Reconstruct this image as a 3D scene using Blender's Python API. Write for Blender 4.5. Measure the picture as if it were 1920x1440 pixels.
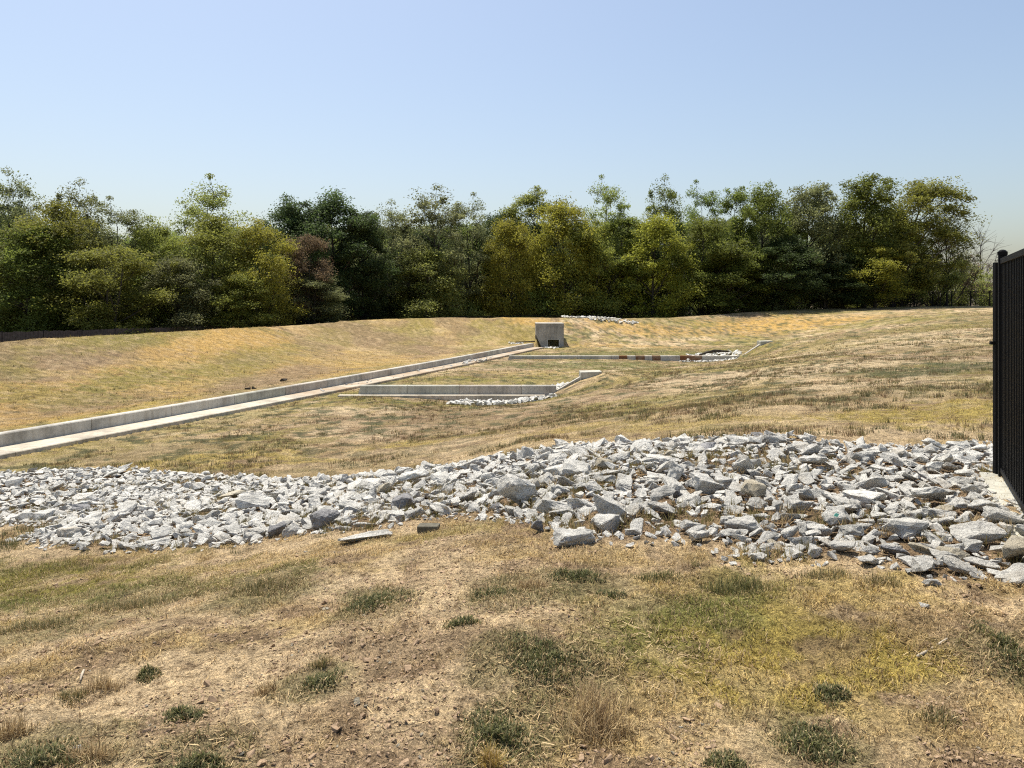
import bpy, bmesh, math, random
import numpy as np
from mathutils import Vector, Matrix

for o in list(bpy.data.objects):
    bpy.data.objects.remove(o)
SC = bpy.context.scene
COL = SC.collection

# ---------------------------------------------------------------- camera
EYE = 1.62
cam_d = bpy.data.cameras.new("camera")
cam_d.sensor_width = 36.0
cam_d.lens = 36.0 * 1443.0 / 1920.0
cam_d.shift_y = -154.0 / 1920.0
cam_d.clip_start = 0.05
cam_d.clip_end = 3000.0
cam = bpy.data.objects.new("camera", cam_d)
cam.location = (0.0, 0.0, EYE)
cam.rotation_euler = (math.radians(90.0), 0.0, 0.0)
COL.objects.link(cam)
SC.camera = cam

# ---------------------------------------------------------------- sky and sun
SUN_EL = math.radians(69.0)
SUN_AZ = math.radians(-32.0)          # measured from the view direction (+Y), negative = to the left
world = bpy.data.worlds.new("World")
SC.world = world
world.use_nodes = True
wn = world.node_tree.nodes
sky = wn.new("ShaderNodeTexSky")
sky.sky_type = 'NISHITA'
sky.sun_disc = False
sky.sun_elevation = SUN_EL
sky.sun_rotation = SUN_AZ
sky.altitude = 200.0
sky.air_density = 1.15
sky.dust_density = 3.0
sky.ozone_density = 0.8
bg = wn["Background"]
bg.inputs[1].default_value = 0.128
world.node_tree.links.new(sky.outputs[0], bg.inputs[0])

sun_d = bpy.data.lights.new("sun", 'SUN')
sun_d.energy = 4.8
sun_d.angle = math.radians(0.53)
sun_d.color = (1.0, 0.935, 0.82)
sun = bpy.data.objects.new("sun", sun_d)
sdir = Vector((math.sin(SUN_AZ) * math.cos(SUN_EL), math.cos(SUN_AZ) * math.cos(SUN_EL), math.sin(SUN_EL)))
sun.rotation_euler = sdir.to_track_quat('Z', 'Y').to_euler()
sun.location = (0, 0, 60)
COL.objects.link(sun)

SC.view_settings.view_transform = 'Standard'
SC.view_settings.look = 'None'
SC.view_settings.exposure = 0.3
SC.view_settings.gamma = 1.0
SC.view_settings.use_curve_mapping = False
SC.render.engine = 'CYCLES'
SC.cycles.use_denoising = False
SC.cycles.filter_width = 1.15
SC.cycles.max_bounces = 5
SC.cycles.diffuse_bounces = 3
SC.cycles.transmission_bounces = 3
SC.cycles.transparent_max_bounces = 4
# ---------------------------------------------------------------- noise and terrain height
RNG = np.random.default_rng(11)
random.seed(11)

def _hash(ix, iy, seed):
    h = (ix.astype(np.int64) * 374761393 + iy.astype(np.int64) * 668265263 + seed * 974711) & 0xFFFFFFFF
    h = ((h ^ (h >> 13)) * 1274126177) & 0xFFFFFFFF
    return ((h ^ (h >> 16)) & 0xFFFF) / 65535.0

def vnoise(x, y, seed=0):
    ix = np.floor(x); iy = np.floor(y)
    fx = x - ix; fy = y - iy
    u = fx * fx * fx * (fx * (fx * 6 - 15) + 10); v = fy * fy * fy * (fy * (fy * 6 - 15) + 10)
    a = _hash(ix, iy, seed); b = _hash(ix + 1, iy, seed)
    c = _hash(ix, iy + 1, seed); d = _hash(ix + 1, iy + 1, seed)
    return (a * (1 - u) + b * u) * (1 - v) + (c * (1 - u) + d * u) * v      # 0..1

def fbm(x, y, seed=0, octv=4, gain=0.5):
    s = 0.0; a = 1.0; t = 0.0
    for k in range(octv):
        c, sn = math.cos(0.6 * k), math.sin(0.6 * k)
        s = s + a * vnoise((x * c - y * sn) * 2 ** k + 13.7 * k, (x * sn + y * c) * 2 ** k - 7.3 * k, seed + k)
        t += a; a *= gain
    return s / t

def sstep(e0, e1, x):
    t = np.clip((x - e0) / (e1 - e0), 0, 1)
    return t * t * (3 - 2 * t)

CTRL = [(-1.87, 2.81, -0.08), (-3.06, 4.6, -0.4), (-4.99, 7.51, -0.95), (-7.23, 10.87, -1.5), (-10.98, 16.5, -1.97), (-12.0, 18.31, -2.06),
 (-1.33, 2.71, -0.02), (-2.06, 4.19, -0.22), (-3.43, 6.98, -0.72), (-5.12, 10.4, -1.22), (-7.55, 15.35, -1.72), (-10.09, 20.5, -2.06),
 (-0.84, 2.64, 0.02), (-1.25, 3.91, -0.1), (-2.05, 6.44, -0.45), (-2.88, 9.05, -0.85), (-4.22, 13.23, -1.35), (-6.96, 21.83, -1.92), (-8.43, 26.43, -2.08),
 (-0.51, 3.69, 0.0), (-0.77, 5.52, -0.08), (-1.13, 8.18, -0.5), (-1.67, 12.04, -1.0), (-2.91, 20.97, -1.78), (-4.07, 29.33, -2.12),
 (0.0, 2.64, 0.02), (0.0, 3.62, 0.03), (0.0, 5.29, 0.03), (0.0, 7.42, -0.2), (0.0, 11.38, -0.62), (0.0, 18.01, -1.3), (0.0, 26.28, -1.95),
 (0.4, 2.64, 0.02), (0.55, 3.6, 0.04), (0.75, 4.91, 0.04), (1.62, 10.6, -0.32), (2.72, 17.83, -0.9), (4.24, 27.79, -1.25), (4.79, 31.44, -1.3),
 (1.1, 3.6, 0.04), (1.44, 4.71, 0.04), (2.91, 9.54, -0.06), (4.35, 14.28, -0.3), (7.78, 25.52, -0.75), (1.37, 2.67, 0.0), (2.2, 4.3, 0.03),
 (4.72, 9.2, 0.0), (6.41, 12.5, -0.06), (9.77, 19.06, -0.15), (16.03, 31.26, -0.2), (24.26, 47.3, -0.15), (34.17, 66.63, 0.05),
 (3.32, 5.39, 0.0), (4.07, 6.6, 0.0), (5.57, 9.03, 0.03), (10.76, 17.45, 0.0), (18.88, 30.62, 0.05),
 (-6.24, 30.84, -2.12), (1.6, 30.84, -2.12), (-0.35, 50.11, -2.2), (15.03, 51.04, -2.2), (8.99, 44.71, -2.16), (2.49, 66.0, -2.25), (4.61, 66.0, -2.25),
 (3.65, 31.0, -1.18), (16.96, 51.0, -1.2), (20.57, 53.0, -1.1), (-22.62, 34.0, -0.41), (-21.33, 38.0, -0.33), (-20.58, 45.0, -0.25), (-18.63, 56.0, -0.17),
 (-14.86, 67.0, -0.05), (-6.89, 71.0, 0.09), (2.05, 74.0, 0.08), (9.07, 77.0, -0.09), (15.52, 80.0, -0.1), (32.93, 88.0, 0.71), (46.15, 90.0, 1.0), (57.38, 92.0, 1.17),
 (-16.48, 31.3, -1.66), (-17.91, 26.93, -1.6), (-14.99, 38.64, -1.7), (-12.48, 56.26, -1.85), (-7.0, 62.0, -1.95), (-1.84, 44.22, -2.18),
 (8.16, 61.94, -2.2), (13.0, 69.0, -2.1), (23.6, 69.51, -1.8),
 (-26.0, 20.0, -0.5), (-30.0, 6.0, -0.4), (-20.0, 12.0, -1.7), (-15.0, 4.0, -1.6), (-8.0, -4.0, -0.9), (0.0, -6.0, 0.1), (12.0, -4.0, 0.2), (20.0, 10.0, 0.15),
 (40.0, 30.0, 0.4), (60.0, 60.0, 0.9), (5.5, 31.0, -1.25), (1.9, 30.2, -1.88), (2.7, 30.2, -1.42), (3.5, 30.2, -1.2), (2.4, 29.0, -1.7), (3.4, 33.0, -1.75), (16.0, 53.0, -1.9),
 (9.0, 50.0, -2.2), (12.0, 55.0, -2.2), (6.0, 56.0, -2.2), (-3.0, 57.0, -2.15), (4.0, 46.0, -2.2), (0.0, 38.0, -2.15), (-4.0, 36.0, -2.13), (6.0, 39.0, -1.9)]
_C = np.array(CTRL)

def _U(r2):
    return np.where(r2 > 1e-9, r2 * np.log(np.maximum(r2, 1e-9)) * 0.5, 0.0)

_n = len(_C)
_S = 0.1
_d2 = ((_C[:, None, :2] - _C[None, :, :2]) * _S) ** 2
_K = _U(_d2.sum(-1)) + np.eye(_n) * 0.0025
_P = np.hstack([np.ones((_n, 1)), _C[:, :2] * _S])
_A = np.zeros((_n + 3, _n + 3)); _A[:_n, :_n] = _K; _A[:_n, _n:] = _P; _A[_n:, :_n] = _P.T
_W = np.linalg.solve(_A, np.concatenate([_C[:, 2], np.zeros(3)]))

CURB = np.array([(-17.9, 4.5, -1.93), (-14.5, 14.2, -1.97), (-12.78, 19.2, -2.0), (-11.05, 24.16, -2.03), (-8.17, 32.76, -2.08), (-6.75, 37.3, -2.11),
                 (-3.61, 47.31, -2.16), (-0.1, 59.2, -2.2), (0.9, 62.9, -2.22), (1.9, 65.9, -2.23)])

def curb_frame(x, y):
    """signed distance to the curb line (left of it positive) and bed height there"""
    best = np.full(x.shape, 1e9); sg = np.zeros(x.shape); bz = np.zeros(x.shape)
    for a, b in zip(CURB[:-1], CURB[1:]):
        d = b[:2] - a[:2]; L2 = d @ d
        t = np.clip(((x - a[0]) * d[0] + (y - a[1]) * d[1]) / L2, 0, 1)
        qx = a[0] + t * d[0]; qy = a[1] + t * d[1]
        r = np.hypot(x - qx, y - qy)
        m = r < best
        best = np.where(m, r, best)
        cr = d[0] * (y - a[1]) - d[1] * (x - a[0])
        sg = np.where(m, np.sign(cr), sg); bz = np.where(m, a[2] + t * (b[2] - a[2]), bz)
    return best * sg, bz

def base_height(x, y):
    x = np.asarray(x, float); y = np.asarray(y, float)
    shp = x.shape; xf = x.ravel(); yf = y.ravel()
    out = np.empty(xf.size)
    for s in range(0, xf.size, 60000):
        xs = xf[s:s + 60000]; ys = yf[s:s + 60000]
        # far outside the surveyed area hold the border value
        cx = np.clip(xs, -32, 62); cy = np.clip(ys, -7, 93)
        r2 = ((cx[:, None] - _C[None, :, 0]) * _S) ** 2 + ((cy[:, None] - _C[None, :, 1]) * _S) ** 2
        out[s:s + 60000] = _U(r2) @ _W[:_n] + _W[_n] + _W[_n + 1] * cx * _S + _W[_n + 2] * cy * _S
    h = out
    # channel: flat strip, ground to the left retained by the curb
    s, bz = curb_frame(xf, yf)
    wl = sstep(5.0, 0.5, s) * (s >= -0.05)
    h = h * (1 - wl) + (bz + 0.27) * wl
    wr = sstep(-3.0, -1.2, s) * (s < -0.05)
    h = h * (1 - wr) + (bz - 0.09) * wr
    h = np.where((s < -0.05) & (s > -0.98), np.minimum(h, bz - 0.2), h)
    h = np.where((s >= -0.05) & (s < 0.85), np.minimum(h, bz - 0.1 + 0.35 * sstep(0.45, 0.85, s)), h)
    # soil heaped against the wings of the two baffle walls
    t1 = np.interp(xf, [1.5, 2.74, 3.75, 5.0], [-2.12, -1.47, -1.17, -1.2]); k1 = sstep(28.2, 30.3, yf) * sstep(31.6, 30.9, yf) * sstep(1.3, 1.7, xf) * sstep(5.2, 4.2, xf)
    h = h * (1 - k1) + t1 * k1
    t2 = np.interp(xf, [14.8, 16.45, 17.3, 19.0], [-2.18, -1.30, -0.98, -1.0]); k2 = sstep(48.2, 50.6, yf) * sstep(52.0, 51.1, yf) * sstep(14.4, 15.0, xf) * sstep(20.0, 18.0, xf)
    h = h * (1 - k2) + t2 * k2
    k3 = sstep(2.0, 2.7, xf) * sstep(5.0, 4.3, xf) * sstep(61.0, 63.5, yf) * (yf < 66.8)
    h = h * (1 - k3) + np.minimum(h, -2.27) * k3
    k4 = ((xf > 2.45) & (xf < 4.2) & (yf >= 66.3) & (yf < 68.7))
    h = np.where(k4, -2.4, h)
    # outside the crest on the left and far side the bank drops to the wood floor
    dl = (-xf * 0.975 + (yf - 34.0) * 0.22) - 22.05            # beyond the left crest
    crest_far = np.interp(xf, [-15, -7, 2, 9, 15.5, 33, 46, 57], [67.5, 71.5, 74.5, 77.5, 80.5, 88.5, 90.5, 92.5])
    df = yf - crest_far
    drop_r = np.interp(xf, [-15, 10, 25, 50], [2.2, 2.0, 1.7, 1.0])
    zc = np.interp(xf, [-15, -7, 2, 9, 15.5, 33, 46, 57], [-0.05, 0.09, 0.08, -0.09, -0.1, 0.71, 1.0, 1.17])
    h = np.where(df > -6, np.minimum(h, zc + 0.02), h)
    hf = zc - drop_r * sstep(1.0, 9.0, df)
    wf = sstep(0.0, 2.0, df)
    h = h * (1 - wf) + hf * wf
    hl = np.minimum(h, -0.2)
    h = np.where(dl > 0, -0.2 - 2.1 * sstep(0.5, 9.0, dl) + (hl + 0.2) * sstep(4.0, 0.0, dl), h)
    return h.reshape(shp)

def relief(x, y):
    n = (fbm(x * 0.35, y * 0.35, 3, 3) - 0.5) * 0.16 + (fbm(x * 1.7, y * 1.7, 9, 3) - 0.5) * 0.07
    return n

RIPRAP = []   # filled below: outline of the rock bed on the ground (world metres)

def inside(poly, x, y):
    c = np.zeros(x.shape, bool)
    j = len(poly) - 1
    for i in range(len(poly)):
        xi, yi = poly[i]; xj, yj = poly[j]
        cond = ((yi > y) != (yj > y)) & (x < (xj - xi) * (y - yi) / (yj - yi + 1e-12) + xi)
        c ^= cond
        j = i
    return c

def edge_dist(poly, x, y):
    best = np.full(x.shape, 1e9)
    for i in range(len(poly)):
        ax, ay = poly[i - 1]; bx, by = poly[i]
        dx, dy = bx - ax, by - ay
        t = np.clip(((x - ax) * dx + (y - ay) * dy) / (dx * dx + dy * dy + 1e-9), 0, 1)
        best = np.minimum(best, np.hypot(x - ax - t * dx, y - ay - t * dy))
    return np.where(inside(poly, x, y), best, -best)

def H(x, y):
    x = np.asarray(x, float); y = np.asarray(y, float)
    s, _ = curb_frame(x.ravel(), y.ravel())
    k = sstep(0.9, 2.5, np.abs(s + 0.4)).reshape(x.shape)
    r = np.hypot(x, y)
    nf = fbm(x * 9, y * 9, 21, 3)
    fine = ((nf - 0.5) * 0.035 + (0.5 - np.abs(fbm(x * 26, y * 26, 23, 2) - 0.5) * 2) * 0.022 * sstep(0.40, 0.6, vnoise(x * 1.5, y * 1.5, 25))) * sstep(14, 6, r)
    bw = sstep(1.6, 0.2, np.abs(y - 30.6)) * sstep(-8, -7, x) * sstep(2.2, 1.5, x)
    far_rough = (fbm(x * 1.1, y * 1.1, 31, 3) - 0.5) * 0.06 * sstep(25, 45, r)
    return base_height(x, y) + relief(x, y) * k * (1 - bw) + fine + far_rough * k * (1 - bw)
# ---------------------------------------------------------------- helpers
RIPRAP = [(-10.71, 16.1), (-9.32, 16.02), (-7.85, 15.51), (-6.83, 14.94), (-5.41, 13.93), (-3.88, 12.72), (-3.08, 12.33), (-2.14, 11.88), (-1.65, 11.92), (-0.83, 10.85),
          (-0.24, 11.2), (0.31, 11.16), (0.93, 11.13), (1.75, 10.54), (2.47, 9.64), (3.29, 9.3), (3.6, 8.65), (4.43, 8.63), (5.2, 8.93), (5.54, 8.78), (5.6, 7.6),
          (4.34, 7.1), (3.74, 5.75), (3.38, 4.8), (2.9, 4.15), (2.71, 4.35), (2.38, 4.28), (2.13, 4.65), (1.73, 4.62), (1.39, 4.68), (1.31, 4.99), (0.97, 5.16), (0.36, 5.25), (0.2, 5.8),
          (-0.45, 6.45), (-1.0, 6.53), (-1.56, 6.63), (-2.25, 7.05), (-2.87, 7.13), (-3.65, 7.52), (-4.46, 7.75), (-5.91, 9.16), (-5.95, 10.1), (-7.13, 10.72), (-9.0, 12.0), (-12.0, 15.5)]

def resample(path, step0, jit=0.0):
    """points every step0 metres along a polyline"""
    seg = np.linalg.norm(np.diff(path[:, :2], axis=0), axis=1); cum = np.concatenate([[0], np.cumsum(seg)])
    n = max(1, int(round(cum[-1] / step0)))
    t = np.linspace(0, cum[-1], n + 1)
    return np.stack([np.interp(t, cum, path[:, k]) for k in range(3)], 1)

def smooth_path(path, it=3):
    p = resample(path, 0.5)
    for _ in range(it * 6):
        p[1:-1] = (p[:-2] + 2 * p[1:-1] + p[2:]) / 4
    return p

def obj_from_arrays(name, verts, faces=None, tris=None, quads=None, mat=None, parent=None, smooth=False, attrs=None):
    """one mesh object out of numpy arrays; tris (n,3) and quads (n,4) index arrays"""
    me = bpy.data.meshes.new(name)
    verts = np.asarray(verts, np.float32)
    me.vertices.add(len(verts)); me.vertices.foreach_set("co", verts.ravel())
    idx = []; tot = []
    if tris is not None and len(tris):
        idx.append(np.asarray(tris, np.int32).ravel()); tot.append(np.full(len(tris), 3, np.int32))
    if quads is not None and len(quads):
        idx.append(np.asarray(quads, np.int32).ravel()); tot.append(np.full(len(quads), 4, np.int32))
    idx = np.concatenate(idx); tot = np.concatenate(tot)
    start = np.concatenate([[0], np.cumsum(tot)[:-1]]).astype(np.int32)
    me.loops.add(len(idx)); me.loops.foreach_set("vertex_index", idx)
    me.polygons.add(len(tot)); me.polygons.foreach_set("loop_start", start); me.polygons.foreach_set("loop_total", tot)
    me.polygons.foreach_set("use_smooth", np.full(len(tot), smooth, bool))
    if attrs:
        for an, (dom, kind, data) in attrs.items():
            at = me.attributes.new(an, kind, dom)
            at.data.foreach_set("color" if kind == 'FLOAT_COLOR' else "value", np.asarray(data, np.float32).ravel())
    me.update(); me.validate()
    o = bpy.data.objects.new(name, me)
    if mat: me.materials.append(mat)
    COL.objects.link(o)
    if parent: o.parent = parent
    return o

def tag(o, label=None, cat=None, group=None, kind=None):
    if label: o["label"] = label
    if cat: o["category"] = cat
    if group: o["group"] = group
    if kind: o["kind"] = kind
    return o

def empty(name, loc=(0, 0, 0), rz=0.0):
    e = bpy.data.objects.new(name, None)
    e.empty_display_size = 0.2
    e.location = loc; e.rotation_euler = (0, 0, rz)
    COL.objects.link(e)
    return e

class MB:
    """collects simple solids and links them as one mesh object"""
    def __init__(s): s.v = []; s.f = []
    def add(s, vs, fs):
        b = len(s.v); s.v += [tuple(p) for p in vs]; s.f += [tuple(b + i for i in q) for q in fs]
    def prism(s, poly, p0, axis_u, axis_v, ext):
        """poly in (u,v) extruded by the vector ext"""
        p0 = Vector(p0); u = Vector(axis_u); v = Vector(axis_v); e = Vector(ext); n = len(poly)
        a = [p0 + u * q[0] + v * q[1] for q in poly]; b = [p + e for p in a]
        s.add(a + b, [tuple(range(n))[::-1], tuple(range(n, 2 * n))] + [(i, (i + 1) % n, n + (i + 1) % n, n + i) for i in range(n)])
    def box(s, x0, x1, y0, y1, z0, z1):
        s.prism([(x0, y0), (x1, y0), (x1, y1), (x0, y1)], (0, 0, z0), (1, 0, 0), (0, 1, 0), (0, 0, z1 - z0))
    def bar(s, a, b, w, h, up=(0, 0, 1)):
        a = Vector(a); b = Vector(b); d = (b - a).normalized(); side = d.cross(Vector(up)).normalized(); u2 = side.cross(d)
        s.prism([(-w / 2, -h / 2), (w / 2, -h / 2), (w / 2, h / 2), (-w / 2, h / 2)], a, side, u2, b - a)
    def tube(s, pts, rad, n=5):
        rings = []
        pts = [Vector(p) for p in pts]
        for i, p in enumerate(pts):
            d = (pts[min(i + 1, len(pts) - 1)] - pts[max(i - 1, 0)]).normalized()
            a = d.orthogonal().normalized() if abs(d.z) > 0.95 else d.cross(Vector((0, 0, 1))).normalized()
            b = d.cross(a)
            rings.append([p + (a * math.cos(2 * math.pi * k / n) + b * math.sin(2 * math.pi * k / n)) * rad[i] for k in range(n)])
        vs = [v for r in rings for v in r]; fs = []
        for i in range(len(pts) - 1):
            for k in range(n):
                fs.append((i * n + k, i * n + (k + 1) % n, (i + 1) * n + (k + 1) % n, (i + 1) * n + k))
        fs.append(tuple(range(n))[::-1]); fs.append(tuple((len(pts) - 1) * n + k for k in range(n)))
        s.add(vs, fs)
    def build(s, name, mat, parent=None, bevel=0.0, smooth=False):
        me = bpy.data.meshes.new(name); me.from_pydata(s.v, [], s.f)
        bm = bmesh.new(); bm.from_mesh(me)
        bmesh.ops.recalc_face_normals(bm, faces=bm.faces)
        if bevel:
            es = [e for e in bm.edges if len(e.link_faces) == 2 and e.calc_face_angle(0) > 0.6]
            bmesh.ops.bevel(bm, geom=es, offset=bevel, segments=2, affect='EDGES', profile=0.5)
        bm.to_mesh(me); bm.free()
        if smooth:
            for p in me.polygons: p.use_smooth = True
        me.materials.append(mat)
        o = bpy.data.objects.new(name, me); COL.objects.link(o)
        if parent: o.parent = parent
        return o

# ---------------------------------------------------------------- materials
def new_mat(name):
    m = bpy.data.materials.new(name); m.use_nodes = True
    nt = m.node_tree; b = nt.nodes["Principled BSDF"]
    return m, nt, b

def N(nt, kind, **kw):
    n = nt.nodes.new(kind)
    for k, v in kw.items():
        if k in n.inputs: n.inputs[k].default_value = v
        else: setattr(n, k, v)
    return n

def noise(nt, co, scale, detail=4.0, rough=0.55):
    n = N(nt, "ShaderNodeTexNoise", Scale=scale, Detail=detail, Roughness=rough)
    if co is not None: nt.links.new(co, n.inputs["Vector"])
    return n.outputs["Fac"]

def ramp(nt, fac, stops):
    r = nt.nodes.new("ShaderNodeValToRGB")
    el = r.color_ramp.elements
    while len(el) > 1: el.remove(el[-1])
    el[0].position = stops[0][0]; el[0].color = (*stops[0][1], 1) if len(stops[0][1]) == 3 else stops[0][1]
    for p, c in stops[1:]:
        e = el.new(p); e.color = (*c, 1) if len(c) == 3 else c
    nt.links.new(fac, r.inputs[0])
    return r.outputs[0]

def mixc(nt, a, b, fac, mode='MIX'):
    n = nt.nodes.new("ShaderNodeMix"); n.data_type = 'RGBA'; n.blend_type = mode
    for sock, val in ((n.inputs[0], fac), (n.inputs[6], a), (n.inputs[7], b)):
        if isinstance(val, bpy.types.NodeSocket): nt.links.new(val, sock)
        elif isinstance(val, (int, float)): sock.default_value = val
        else: sock.default_value = (*val, 1)
    return n.outputs[2]

def maths(nt, op, a, b=0.0, clamp=False):
    n = nt.nodes.new("ShaderNodeMath"); n.operation = op; n.use_clamp = clamp
    for sock, val in ((n.inputs[0], a), (n.inputs[1], b)):
        if isinstance(val, bpy.types.NodeSocket): nt.links.new(val, sock)
        else: sock.default_value = val
    return n.outputs[0]

def bump(nt, bsdf, h, strength, dist, prev=None):
    n = nt.nodes.new("ShaderNodeBump"); n.inputs["Strength"].default_value = strength; n.inputs["Distance"].default_value = dist
    nt.links.new(h, n.inputs["Height"])
    if prev is not None: nt.links.new(prev, n.inputs["Normal"])
    nt.links.new(n.outputs[0], bsdf.inputs["Normal"])
    return n.outputs[0]

def coords(nt, which="Object"):
    return nt.nodes.new("ShaderNodeTexCoord").outputs[which]

def attr(nt, name, out="Color"):
    a = nt.nodes.new("ShaderNodeAttribute"); a.attribute_name = name
    return a.outputs[out]

def gray(v): return (v, v, v)

def mat_ground():
    m, nt, b = new_mat("ground_soil_and_turf")
    co = coords(nt); col = attr(nt, "Col"); gr = attr(nt, "turf", "Fac")
    n_t = noise(nt, co, 3.2, 5, 0.62); n_f = noise(nt, co, 22, 6, 0.7); n_g = noise(nt, co, 95, 3, 0.6)
    c1 = mixc(nt, col, ramp(nt, n_t, [(0.28, gray(0.55)), (0.5, gray(1.0)), (0.72, gray(1.28))]), 1.0, 'MULTIPLY')
    c2 = mixc(nt, c1, ramp(nt, n_f, [(0.36, (0.40, 0.36, 0.31)), (0.47, gray(0.92)), (0.64, (1.38, 1.35, 1.28))]), 1.0, 'MULTIPLY')
    c3 = mixc(nt, c2, ramp(nt, n_g, [(0.36, gray(0.55)), (0.5, gray(1.0)), (0.66, gray(1.38))]), 0.95, 'MULTIPLY')
    # cracked soil where it is bare
    vo = N(nt, "ShaderNodeTexVoronoi", feature='DISTANCE_TO_EDGE', Scale=7.5)
    wob = nt.nodes.new("ShaderNodeVectorMath"); wob.operation = 'ADD'
    nz = N(nt, "ShaderNodeTexNoise", Scale=6.0, Detail=4.0); nt.links.new(co, nz.inputs["Vector"])
    scl = nt.nodes.new("ShaderNodeVectorMath"); scl.operation = 'SCALE'; scl.inputs["Scale"].default_value = 0.25
    nt.links.new(nz.outputs["Color"], scl.inputs[0]); nt.links.new(co, wob.inputs[0]); nt.links.new(scl.outputs[0], wob.inputs[1])
    nt.links.new(wob.outputs[0], vo.inputs["Vector"])
    crack = ramp(nt, vo.outputs["Distance"], [(0.0, gray(0.0)), (0.035, gray(1.0))])
    where = ramp(nt, noise(nt, co, 1.3, 2), [(0.48, gray(0.0)), (0.6, gray(1.0))])
    bare = maths(nt, 'SUBTRACT', 1.0, gr, True)
    cm = maths(nt, 'MULTIPLY', maths(nt, 'MULTIPLY', maths(nt, 'SUBTRACT', 1.0, crack), where), bare)
    c4 = mixc(nt, c3, (0.10, 0.065, 0.04), maths(nt, 'MULTIPLY', cm, 0.75))
    # pale grit
    pv = N(nt, "ShaderNodeTexVoronoi", Scale=38.0); nt.links.new(co, pv.inputs["Vector"])
    grit = maths(nt, 'MULTIPLY', maths(nt, 'LESS_THAN', pv.outputs["Distance"], 0.16), maths(nt, 'GREATER_THAN', noise(nt, co, 17, 2), 0.58))
    c5 = mixc(nt, c4, (0.50, 0.42, 0.31), maths(nt, 'MULTIPLY', grit, 0.8))
    nt.links.new(c5, b.inputs["Base Color"])
    b.inputs["Roughness"].default_value = 0.95; b.inputs["Specular IOR Level"].default_value = 0.15
    p = bump(nt, b, n_f, 1.0, 0.07)
    p = bump(nt, b, n_g, 1.0, 0.018, p)
    p = bump(nt, b, maths(nt, 'SUBTRACT', 1.0, cm), 0.7, 0.02, p)
    return m

def mat_concrete(name, base, rust=None, dirt=0.0):
    m, nt, b = new_mat(name)
    co = coords(nt)
    big = noise(nt, co, 0.9, 5, 0.6); fine = noise(nt, co, 14, 6, 0.65)
    mp = nt.nodes.new("ShaderNodeMapping"); mp.inputs["Scale"].default_value = (6, 6, 0.5); nt.links.new(co, mp.inputs["Vector"])
    streak = noise(nt, mp.outputs[0], 1.0, 4, 0.6)
    c = mixc(nt, base, ramp(nt, big, [(0.34, gray(0.66)), (0.5, gray(0.98)), (0.66, gray(1.14))]), 1.0, 'MULTIPLY')
    c = mixc(nt, c, ramp(nt, fine, [(0.3, gray(0.82)), (0.55, gray(1.02)), (0.8, gray(1.1))]), 1.0, 'MULTIPLY')
    c = mixc(nt, c, ramp(nt, streak, [(0.38, (0.66, 0.62, 0.56)), (0.53, gray(1.0))]), 0.45, 'MULTIPLY')
    if dirt:
        c = mixc(nt, c, (0.34, 0.25, 0.16), maths(nt, 'MULTIPLY', ramp(nt, noise(nt, co, 0.7, 6, 0.65), [(0.36, gray(0)), (0.58, gray(1))]), dirt))
    if rust:
        c = mixc(nt, c, rust, ramp(nt, noise(nt, co, 1.6, 5, 0.6), [(0.3, gray(0.35)), (0.55, gray(0.95))]))
    nt.links.new(c, b.inputs["Base Color"])
    b.inputs["Roughness"].default_value = 0.85; b.inputs["Specular IOR Level"].default_value = 0.3
    p = bump(nt, b, fine, 0.25, 0.02)
    return m

def mat_rock(name, lo, hi, warm):
    m, nt, b = new_mat(name)
    co = coords(nt); oi = nt.nodes.new("ShaderNodeObjectInfo")
    mp = nt.nodes.new("ShaderNodeVectorMath"); mp.operation = 'ADD'
    sc = nt.nodes.new("ShaderNodeVectorMath"); sc.operation = 'SCALE'; sc.inputs["Scale"].default_value = 1.0
    cmb = nt.nodes.new("ShaderNodeCombineXYZ")
    nt.links.new(maths(nt, 'MULTIPLY', oi.outputs["Random"], 37.0), cmb.inputs[0]); nt.links.new(maths(nt, 'MULTIPLY', oi.outputs["Random"], 91.0), cmb.inputs[1])
    nt.links.new(coords(nt), mp.inputs[0]); nt.links.new(cmb.outputs[0], mp.inputs[1])
    big = noise(nt, mp.outputs[0], 7.0, 5, 0.65); fine = noise(nt, mp.outputs[0], 110, 4, 0.7); vein = noise(nt, mp.outputs[0], 24, 7, 0.72)
    tint = attr(nt, "tint", "Fac")
    c = ramp(nt, big, [(0.3, lo), (0.5, hi), (0.75, tuple(min(1, v * 1.1) for v in hi))])
    c = mixc(nt, c, ramp(nt, fine, [(0.3, gray(0.80)), (0.55, gray(1.02)), (0.8, gray(1.12))]), 1.0, 'MULTIPLY')
    c = mixc(nt, c, (0.16, 0.16, 0.165), maths(nt, 'MULTIPLY', ramp(nt, vein, [(0.54, gray(0)), (0.66, gray(1))]), 0.6))
    c = mixc(nt, c, warm, ramp(nt, noise(nt, mp.outputs[0], 3.1, 4), [(0.56, gray(0)), (0.75, gray(0.55))]))
    v = maths(nt, 'ADD', maths(nt, 'MULTIPLY', oi.outputs["Random"], 0.25), 0.85)
    v = maths(nt, 'ADD', v, tint)
    cc = nt.nodes.new("ShaderNodeCombineXYZ")
    for i in range(3): nt.links.new(v, cc.inputs[i])
    c = mixc(nt, c, cc.outputs[0], 1.0, 'MULTIPLY')
    nt.links.new(c, b.inputs["Base Color"])
    b.inputs["Roughness"].default_value = 0.9; b.inputs["Specular IOR Level"].default_value = 0.25
    p = bump(nt, b, vein, 1.0, 0.06)
    p = bump(nt, b, fine, 0.8, 0.008, p)
    return m

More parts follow.
